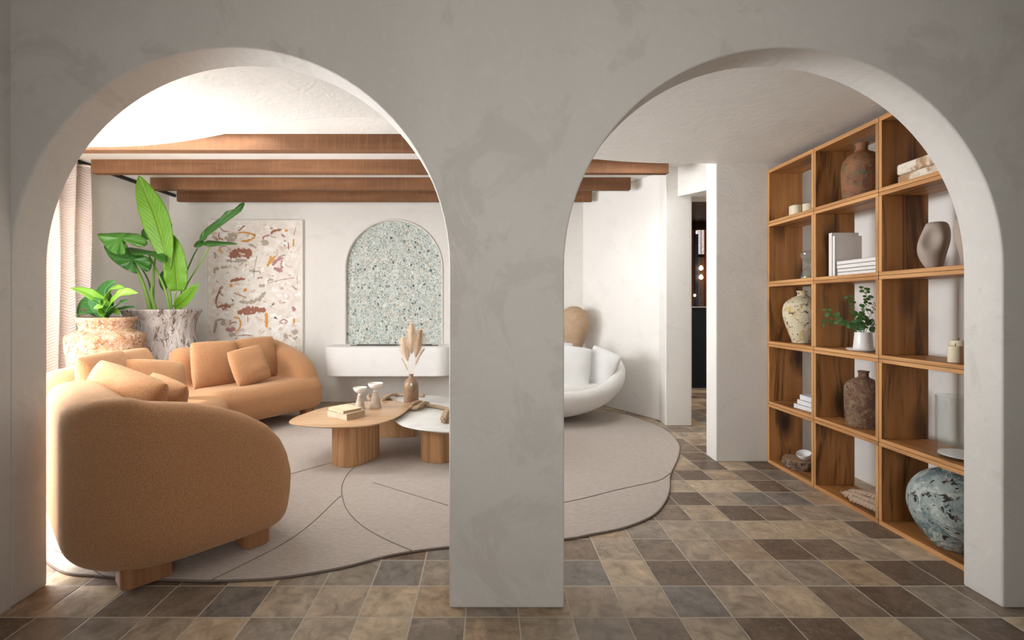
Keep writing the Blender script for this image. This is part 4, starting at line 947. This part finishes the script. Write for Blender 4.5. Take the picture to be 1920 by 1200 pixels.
P2 = thing('leafy_plant', 'low bushy plant with glossy lime and deep green leaves in the peach urn', 'plant', pc+Vector((0, 0, 1.04)))
c0 = pc+Vector((0, -.02, 1.05)); pf = lambda s: max(.02, math.sin(PI*min(1, .03+s*.97)**.8)**.85)
E = lambda x, y, Y=4.25: at(130+x/4.285, 320+y/4.285, Y)
for i, (a, b, tip, w, m, nr) in enumerate((
        ((300, 1100), (150, 985), (8, 940), .058, M_PHILO, (0, -.6, 1)), ((300, 1090), (290, 960), (375, 885), .10, M_PHILD, (-.3, -1, .3)), ((290, 1100), (340, 960), (450, 938), .070, M_PHILO, (-.5, -.6, .8)),
        ((310, 1120), (420, 990), (555, 985), .072, M_PHILO, (-.2, -.8, .7)), ((270, 1110), (120, 1060), (75, 1180), .085, M_PHILD, (-.2, -.8, .8)), ((250, 1120), (190, 1040), (180, 985), .06, M_PHILD, (.2, -1, .3)),
        ((320, 1150), (400, 1070), (485, 1040), .058, M_PHILD, (-.2, -.6, 1)), ((320, 1150), (430, 1110), (530, 1092), .040, M_PHILD, (-.2, -.6, 1)), ((260, 1150), (150, 1140), (48, 1165), .045, M_PHILD, (0, -.6, 1)),
        ((270, 1130), (260, 1080), (195, 1110), .06, M_PHILO, (0, -.9, .6)), ((300, 1150), (210, 1150), (140, 1130), .04, M_PHILD, (.2, -.8, .6)), ((300, 1150), (370, 1130), (400, 1165), .04, M_PHILO, (.2, -.8, .6)),
        ((290, 1140), (240, 1060), (130, 1010), .05, M_PHILD, (.2, -.3, 1)), ((300, 1140), (350, 1060), (400, 1000), .05, M_PHILD, (.2, -.3, 1)))):
    yy = 4.25+(-.12 if i % 3 == 0 else (.12 if i % 3 == 1 else 0))
    leaf([c0+Vector((rr.uniform(-.03, .03), rr.uniform(-.03, .03), 0)), E(*a, (4.28+yy)/2), E(*b, yy), E(*tip, yy)], w, m, P2, nr, lambda s: .12 if s < .18 else max(.02, math.sin(PI*min(1, (s-.12)/.88)**.85)**.8), .28, seed=i, wav=.015)

# ------------------------------------------------------------------ bookcase
XF, XB = 2.155, 2.41; YS = [2.062, 2.565, 3.075, 3.578]; ZS = [0.0, .4515, .909, 1.364, 1.822, 2.235]; TH = .042
bk = thing('bookcase', 'tall open back bookcase of knotty brown timber against the right wall', 'bookcase', (XF, 2.82, 0))
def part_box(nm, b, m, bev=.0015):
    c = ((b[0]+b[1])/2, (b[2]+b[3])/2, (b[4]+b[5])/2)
    v, f = box_vf(b[0]-c[0], b[1]-c[0], b[2]-c[1], b[3]-c[1], b[4]-c[2], b[5]-c[2]); o = from_py(nm, v, f, [m, M_EDGEV_LIT if m is M_SHELF_V else M_EDGE], None, smooth=False, mi=[0, 0, 0, 0, 0, 1]); o.parent = bk
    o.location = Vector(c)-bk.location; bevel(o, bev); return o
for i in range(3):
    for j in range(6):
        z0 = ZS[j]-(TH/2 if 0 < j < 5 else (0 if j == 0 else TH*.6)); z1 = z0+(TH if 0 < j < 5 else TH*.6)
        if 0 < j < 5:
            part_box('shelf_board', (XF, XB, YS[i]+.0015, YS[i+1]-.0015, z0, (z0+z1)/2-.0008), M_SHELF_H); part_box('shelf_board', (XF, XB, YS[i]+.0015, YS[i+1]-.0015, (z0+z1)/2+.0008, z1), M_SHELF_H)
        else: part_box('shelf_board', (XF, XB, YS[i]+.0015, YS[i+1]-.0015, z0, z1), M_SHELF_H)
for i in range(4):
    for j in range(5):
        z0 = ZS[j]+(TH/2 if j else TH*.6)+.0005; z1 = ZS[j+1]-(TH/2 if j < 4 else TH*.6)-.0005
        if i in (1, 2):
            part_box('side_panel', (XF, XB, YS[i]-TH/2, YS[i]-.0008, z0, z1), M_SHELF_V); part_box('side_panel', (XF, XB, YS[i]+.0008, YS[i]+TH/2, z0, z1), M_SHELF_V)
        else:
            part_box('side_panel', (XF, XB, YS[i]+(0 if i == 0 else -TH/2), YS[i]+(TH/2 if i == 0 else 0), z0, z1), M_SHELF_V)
def shz(j): return ZS[j]+(TH/2 if j else TH*.6)+.001
XM = (XF+XB)/2
def on_shelf(px, j, X=XM-.01): # point on shelf row j seen at column px
    return Vector((X, X*F/(px-CX), shz(j)))

# top row
def candle(label, q, r, hh, group='candles on the bookcase'):
    t = thing('pillar_candle', label, 'candle', q, group); lathe('wax', [(r*.98, 0), (r, .003), (r, hh-.004), (r*.93, hh), (r*.5, hh-.004), (.0005, hh-.006)], q, M_WAX, t, 28)
    from_py('wick', *tube_vf([q+Vector((0, 0, hh-.006)), q+Vector((.001, 0, hh+.012))], .0015, 5), M_BLACK, t); return t
candle('tall cream candle behind a short one on the top left bookcase shelf', on_shelf(1491, 4, 2.30), .040, .098)
candle('short cream candle in front of the tall one, top left shelf', on_shelf(1492.5, 4, 2.215), .033, .072)
candle('single cream candle half hidden by the upright, top left shelf', on_shelf(1516, 4, 2.28), .042, .075)
M_RUSTV = mottled('rusted_verdigris_glaze', ((.20, .085, .045), (.27, .13, .06), (.13, .13, .06), (.36, .28, .22), (.10, .05, .035)), 6, [(.4, .6), (.55, .66), (.62, .68), (.55, .66)], .55, .6, 1.3)
q = on_shelf(1616, 4, 2.285); t = thing('bottle_vase', 'large rust and green mottled bottle vase on the top middle shelf', 'vase', q)
lathe('body', spl([(.001, 0), (.090, 0), (.096, .012), (.102, .10), (.103, .19), (.096, .235), (.070, .27), (.040, .29), (.030, .30), (.031, .33), (.036, .342), (.028, .34), (.022, .31)], 4), q, M_RUSTV, t, 56, .02)
M_WHITEW = mottled('whitewashed_wood', ((.40, .24, .13), (.74, .66, .55), (.52, .36, .22)), 9, [(.44, .54), (.56, .66)], .85, .4, 1)
for k, (lab, z) in enumerate((('lower whitewashed timber block of the pair on the top right shelf', 0), ('upper whitewashed timber block of the pair on the top right shelf', .052))):
    c = Vector((2.245, 2.35, shz(4)+z)); o = from_py('timber_block', *[x for x in box_vf(-.05, .05, -.155, .155, 0, .0515 if k == 0 else .058)], M_WHITEW, None, smooth=False); o.location = c; o.rotation_euler.z = math.radians(-4+2*k)
    o2 = o; bevel(o, .012, 3); tag(o, lab, 'wooden block', 'whitewashed timber blocks')
# second row
q = on_shelf(1516, 3, 2.30); t = thing('hourglass', 'clear glass hourglass with pale green sand on the second shelf', 'hourglass', q)
hp_ = [(.040, .0), (.052, .01), (.046, .05), (.020, .085), (.006, .104), (.020, .123), (.046, .158), (.052, .19), (.040, .202)]
lathe('glass_body', spl(hp_, 5)+[(a*.9, b) for a, b in spl(hp_, 5)[::-1]][:0], q, M_GLASS, t, 40).modifiers.new('solid', 'SOLIDIFY').thickness = .003
lathe('sand', [(.001, .006), (.043, .008), (.044, .018), (.0005, .026)], q, flat('pale_green_sand', (.42, .46, .30), .9), t, 24)
WB = [flat('white_book_cover', (.74, .71, .68), .55), flat('white_cloth_cover', (.76, .74, .72), .7)]; M_PGREY = flat('grey_page_edges', (.45, .42, .37), .9)
def shelf_book(label, X0, Ya, Yb, z, h, d, group, mc=WB[0], mp=M_PGREY, tone=0, yaw=0):
    """lying book, spine towards the room"""
    c = Vector((X0+d/2, (Ya+Yb)/2, z)); t = thing('book', label, 'book', c, group); w = Yb-Ya
    for nm, vf, m in (('pages', box_vf(-d/2+.003, d/2-.003, -w/2+.004, w/2-.004, .003, h-.003), mp), ('cover', merge(box_vf(-d/2, d/2, -w/2, w/2, 0, .003), box_vf(-d/2, d/2, -w/2, w/2, h-.003, h), box_vf(-d/2, -d/2+.004, -w/2, w/2, 0, h)), mc)):
        o = from_py(nm, *vf, m, None, smooth=False); o.parent = t; bevel(o, .001)
    t.rotation_euler.z = yaw; return t
z = shz(3); hs = [.021, .021, .024, .024]; names = ['bottom', 'second from bottom', 'third from bottom', 'top']
for k in range(4):
    shelf_book('white book, %s of the stack of four on the second shelf' % names[k], 2.20+(.004 if k < 2 else 0), 2.615+(.0 if k > 1 else -.008), 2.93+(0 if k > 1 else -.0), z, hs[k], .19, 'white books lying on the second shelf'); z += hs[k]+.0005
for k, (ya, yb, hh, lab) in enumerate(((2.945, 2.968, .255, 'shorter white book standing in front of the taller one, second shelf'), (2.970, 3.0, .278, 'tallest white book standing against the upright, second shelf'))):
    c = Vector((2.285, (ya+yb)/2, shz(3))); t = thing('book', lab, 'book', c, 'white books standing on the second shelf'); w = yb-ya; d = .17
    for nm, vf, m in (('pages', box_vf(-d/2+.004, d/2-.004, -w/2+.003, w/2-.003, .003, hh-.004), M_PAGEW), ('cover', merge(box_vf(-d/2, d/2, -w/2, -w/2+.003, 0, hh), box_vf(-d/2, d/2, w/2-.003, w/2, 0, hh), box_vf(-d/2, -d/2+.004, -w/2, w/2, 0, hh)), WB[0])):
        o = from_py(nm, *vf, m, None, smooth=False); o.parent = t; bevel(o, .001)
M_TAUPE = flat('taupe_matte_clay', (.40, .325, .27), .7, bump=.15)
def sculpt(label, q, fx, s=1.0, prof=None, dim=True):
    def fn(X, Y, Z):
        zz = np.clip(Z/.235/s, -.2, 1.2); w = .031+.036*np.clip(np.sin(PI*np.clip(zz*.80+.06, 0, 1)), 0, 1)**1.2
        w = w*s; x = X/(w*1.0); y = (Y-fx*.012*np.sin(zz*5))/(w*.78); d = (np.sqrt(x*x+y*y)-1)*w*.8
        d = smax(d, np.abs(Z-.118*s)-.118*s, .018)
        if dim:
            dd = np.sqrt(((X+.048)/1.0)**2+((Y+.030)/1.0)**2+((Z-.145)/1.5)**2)-.030; d = smax(d, -dd, .03)
        return d
    V, Fq = surface_nets(fn, (-.13, -.12, -.02), (.13, .12, .27), .007)
    o = from_py('sculptural_vase', V.tolist(), Fq.tolist(), M_TAUPE); o.location = q; sm = o.modifiers.new('s', 'SMOOTH'); sm.iterations = 3
    return tag(o, label, 'vase', 'taupe sculptural vases')
sculpt('taupe sculptural vase with a thumb hollow on the second shelf, right bay', on_shelf(1752, 3, 2.27), 1)
o = sculpt('second taupe vase almost hidden behind the right arch edge', on_shelf(1820, 3, 2.24), -1, .95, dim=False)
# third row
M_SPECK = mottled('cream_pitted_glaze', ((.70, .62, .44), (.60, .46, .20), (.12, .06, .05), (.78, .72, .58), (.14, .08, .07)), 14, [(.52, .62), (.585, .61), (.56, .66), (.63, .645)], .7, .7, 1.0)
q = on_shelf(1504, 2, 2.275); t = thing('urn', 'cream urn pitted with brown and ochre spots on the third shelf', 'urn', q)
lathe('body', spl([(.001, 0), (.058, 0), (.066, .02), (.095, .10), (.118, .18), (.122, .235), (.108, .285), (.07, .32), (.034, .34), (.030, .36), (.036, .375), (.028, .373), (.022, .35)], 4), q, M_SPECK, t, 56, .02)
q = on_shelf(1619, 2, 2.265); sc = thing('saucer', 'round white saucer under the small white pot on the third shelf', 'saucer', q)
lathe('plate', [(.001, 0), (.075, 0), (.082, .004), (.086, .012), (.083, .012), (.076, .006), (.0005, .005)], q, M_CERW, sc, 40)
q2 = q+Vector((0, 0, .0065)); t = thing('plant_pot', 'small white tapered pot on a saucer, third shelf', 'pot', q2)
lathe('pot', [(.050, 0), (.051, .004), (.043, .10), (.042, .104), (.039, .104), (.039, .09), (.0005, .088)], q2, M_CERW, t, 36)
eu = thing('eucalyptus_sprigs', 'green eucalyptus sprigs growing from the small white pot', 'plant', q2+Vector((0, 0, .09)))
Yp = q2.y; K = lambda x, y, Y=Yp: at(1430+x/5, 440+y/5, Y)
rr = random.Random(11)
def sprig(pts, sizes, n, yj=.05):
    P = catmull(pts, 10); tw = from_py('twig', *tube_vf(P, .0013, 5), M_TWIG, eu); tw['_o'] = eu['_o']; V, Fc, UV = [], [], []
    for i in range(n):
        s = .22+.78*(i+.5)/n; j = min(int(s*(len(P)-1)), len(P)-2); q = P[j]; t = (P[j+1]-P[j]).normalized()
        for sd in (-1, 1):
            a = i*1.9+rr.uniform(-.4, .4); side = Vector((math.cos(a), math.sin(a)*.8, math.sin(a*1.3)*.4))*sd; side = (side-t*side.dot(t)).normalized()
            r = sizes*rr.uniform(.85, 1.5)*(1-.35*s); nrm = (t*.5+Vector((rr.uniform(-.6, .6), -1, rr.uniform(-.2, .8)))).normalized(); u = (side-nrm*side.dot(nrm)).normalized(); w = nrm.cross(u)
            c = q+u*r*1.15; b = len(V); V.append(c+nrm*r*.12); UV.append((.5, .5))
            for k in range(12):
                an = 2*PI*k/12; rad = r*(1+.12*math.cos(an)); V.append(c+u*math.cos(an)*rad+w*math.sin(an)*r*.82); UV.append((.5+.45*math.sin(an), .5+.5*math.cos(an)))
            for k in range(12): Fc.append((b, b+1+k, b+1+(k+1) % 12))
    o = from_py('leaves', V, Fc, M_EUC, tw); ul = o.data.uv_layers.new(name='UVMap')
    for lp in o.data.loops: ul.data[lp.index].uv = UV[lp.vertex_index]
b0 = q2+Vector((0, 0, .088))
sprig([b0, K(912, 860), K(960, 700, Yp-.01), K(985, 600), K(940, 480, Yp+.02)], .0135, 15)
sprig([b0, K(860, 860), K(780, 840, Yp-.03), K(680, 815, Yp-.04), K(560, 840, Yp-.05)], .0125, 8)
sprig([b0, K(800, 860), K(700, 780, Yp-.03), K(640, 745, Yp-.03), K(590, 690, Yp-.04)], .0140, 7)
sprig([b0, K(880, 820), K(850, 720, Yp-.02), K(835, 640), K(800, 570)], .0150, 9)
sprig([b0, K(980, 800), K(1030, 720, Yp+.01), K(1060, 640, Yp+.02)], .0125, 9)
sprig([b0, K(1000, 860), K(1040, 820), K(1065, 880)], .017, 7)
sprig([b0, K(930, 850), K(860, 860, Yp-.02), K(850, 890, Yp-.03)], .018, 5)
sprig([b0, K(960, 800), K(900, 740, Yp-.04), K(960, 760, Yp-.05)], .015, 6)
candle('front cream candle by the right arch edge, third shelf', on_shelf(1791, 2, 2.225), .027, .078)
candle('taller cream candle behind, by the right arch edge, third shelf', on_shelf(1797, 2, 2.30), .030, .10)
# fourth row
z = shz(1); M_CLOTH = flat('white_linen_cover', (.72, .72, .74), .9, bump=.3, bs=300); M_WINE = flat('wine_spine', (.16, .02, .035), .7)
for k, (y0_, y1_, hh, lab, yw, xo) in enumerate(((3.10, 3.34, .030, 'bottom white linen book of the stack on the fourth shelf', 5, 0), (3.10, 3.315, .032, 'middle white linen book of the stack on the fourth shelf', 2, .004), (3.11, 3.30, .036, 'top white linen book with wine red lining on the fourth shelf', -2, .01))):
    t = shelf_book(lab, 2.205+xo, y0_, y1_, z, hh, .16, 'white linen books on the fourth shelf', M_CLOTH, M_PAGE, yaw=math.radians(yw)); z += hh+.0005
    v, f = box_vf(-.082, -.074, -(y1_-y0_)/2-.002, -(y1_-y0_)/2+.004, .002, hh-.002); o = from_py('headband', v, f, M_WINE, None, smooth=False); o.parent = t
M_BARK = mottled('rough_brown_ash_glaze', ((.19, .105, .07), (.30, .22, .13), (.12, .06, .045), (.42, .36, .22), (.24, .12, .08)), 22, [(.46, .56), (.55, .62), (.60, .64), (.5, .6)], .6, .9, .6)
q = on_shelf(1619, 1, 2.275); t = thing('bottle_vase', 'rough brown speckled bottle vase on the fourth shelf, middle bay', 'vase', q)
lathe('body', spl([(.001, 0), (.078, 0), (.086, .012), (.092, .08), (.096, .17), (.094, .23), (.078, .262), (.048, .285), (.028, .295), (.026, .318), (.030, .33), (.024, .33), (.018, .30)], 4), q, M_BARK, t, 56, .03)
q = Vector((2.275, 2.275*F/(1806-CX)-.002, shz(1))); t = thing('glass_cylinder', 'tall clear glass cylinder vase with white sand by the right arch', 'vase', q)
lathe('glass_wall', [(.098, 0), (.100, .004), (.100, .29), (.097, .292), (.0955, .288), (.0955, .012), (.0005, .011)], q, M_GLASS, t, 56)
lathe('white_sand', [(.001, .0125), (.090, .0125), (.090, .018), (.05, .030), (.0005, .034)], q, flat('white_sand', (.78, .76, .74), .95, bump=.3), t, 32)
# bottom row
q = on_shelf(1497, 0, 2.27); t = thing('log_slice', 'round wood slice with rough bark on the bottom left shelf', 'wood slice', q)
M_BARKW = mottled('tree_bark', ((.16, .10, .07), (.34, .25, .18), (.06, .035, .025)), 22, [(.45, .58), (.55, .62)], .95, 1.0); k = NT('log_end_grain', .8, .2); wv = k.n('ShaderNodeTexWave', wave_type='RINGS', rings_direction='Z'); k.l(k.obj(), wv.inputs['Vector']); wv.inputs['Scale'].default_value = 14; wv.inputs['Distortion'].default_value = 2; k.color(k.mix(wv.outputs['Fac'], (.30, .17, .10), (.42, .26, .16)))
lathe('bark', [(.10, 0), (.105, .008), (.106, .03), (.104, .055), (.10, .06), (.0005, .06)], q, M_BARKW, t, 60, .12)
lathe('cut_face', [(.001, .0595), (.097, .0595), (.0965, .0635), (.0005, .064)], q, k.m, t, 60, .12)
q3 = q+Vector((.01, -.055, .0645)); 
t = thing('bowl', 'small white bowl tilted on the wood slice', 'bowl', q3)
o = lathe('bowl_shell', spl([(.001, 0), (.02, 0), (.034, .012), (.045, .032), (.047, .044), (.044, .043), (.036, .022), (.02, .010), (.0005, .007)], 3), q3, M_CERW, t, 36)
t.rotation_euler = (math.radians(8), math.radians(-18), 0); t.location.z += .013
rb = thing('knotted_rope', 'pale knotted rope bundle lying on the bottom middle shelf', 'rope', (2.27, 2.72, shz(0)))
M_ROPE2 = boucle('pale_jute', (.62, .47, .36), (.42, .29, .2), 240, .1); zb = shz(0)+.02
from_py('rope_coil', *merge(braid([(2.20, 2.86, zb), (2.22, 2.80, zb+.01), (2.235, 2.72, zb+.012), (2.26, 2.64, zb+.02), (2.30, 2.605, zb+.03)], .020, .07), braid([(2.185, 2.80, zb), (2.20, 2.74, zb), (2.21, 2.67, zb), (2.22, 2.605, zb)], .018, .06),
        braid([(2.23, 2.86, zb+.01), (2.26, 2.78, zb+.03), (2.28, 2.70, zb+.035), (2.25, 2.65, zb+.045), (2.22, 2.63, zb+.02)], .019, .07), braid([(2.30, 2.80, zb), (2.32, 2.70, zb), (2.27, 2.64, zb+.04), (2.24, 2.62, zb+.05)], .018, .06)), M_ROPE2, rb)
from_py('frayed_end', *merge(*[tube_vf([Vector((2.20, 2.86, zb)), Vector((2.20+rr.uniform(-.01, .015), 2.895, zb+rr.uniform(-.012, .01)))], .0012, 4) for _ in range(14)]), M_ROPE2, rb)
M_VERD = mottled('verdigris_flaked_glaze', ((.40, .47, .45), (.17, .24, .25), (.58, .63, .58), (.045, .035, .035), (.22, .15, .13), (.48, .47, .38)), 5, [(.5, .62), (.52, .60), (.575, .59), (.62, .66), (.60, .66)], .55, .9, 1.4)
q = Vector((2.28, 2.28*F/(1788-CX), shz(0))); t = thing('round_vase', 'big round blue green mottled vase with dark flaking on the bottom shelf', 'vase', q)
lathe('body', spl([(.001, 0), (.07, 0), (.085, .012), (.135, .075), (.168, .15), (.174, .20), (.164, .265), (.128, .325), (.080, .358), (.042, .368), (.040, .385), (.048, .398), (.038, .396), (.03, .375)], 5), q, M_VERD, t, 64, .015)

for o in S.objects:
    if '_o' in o: del o['_o']
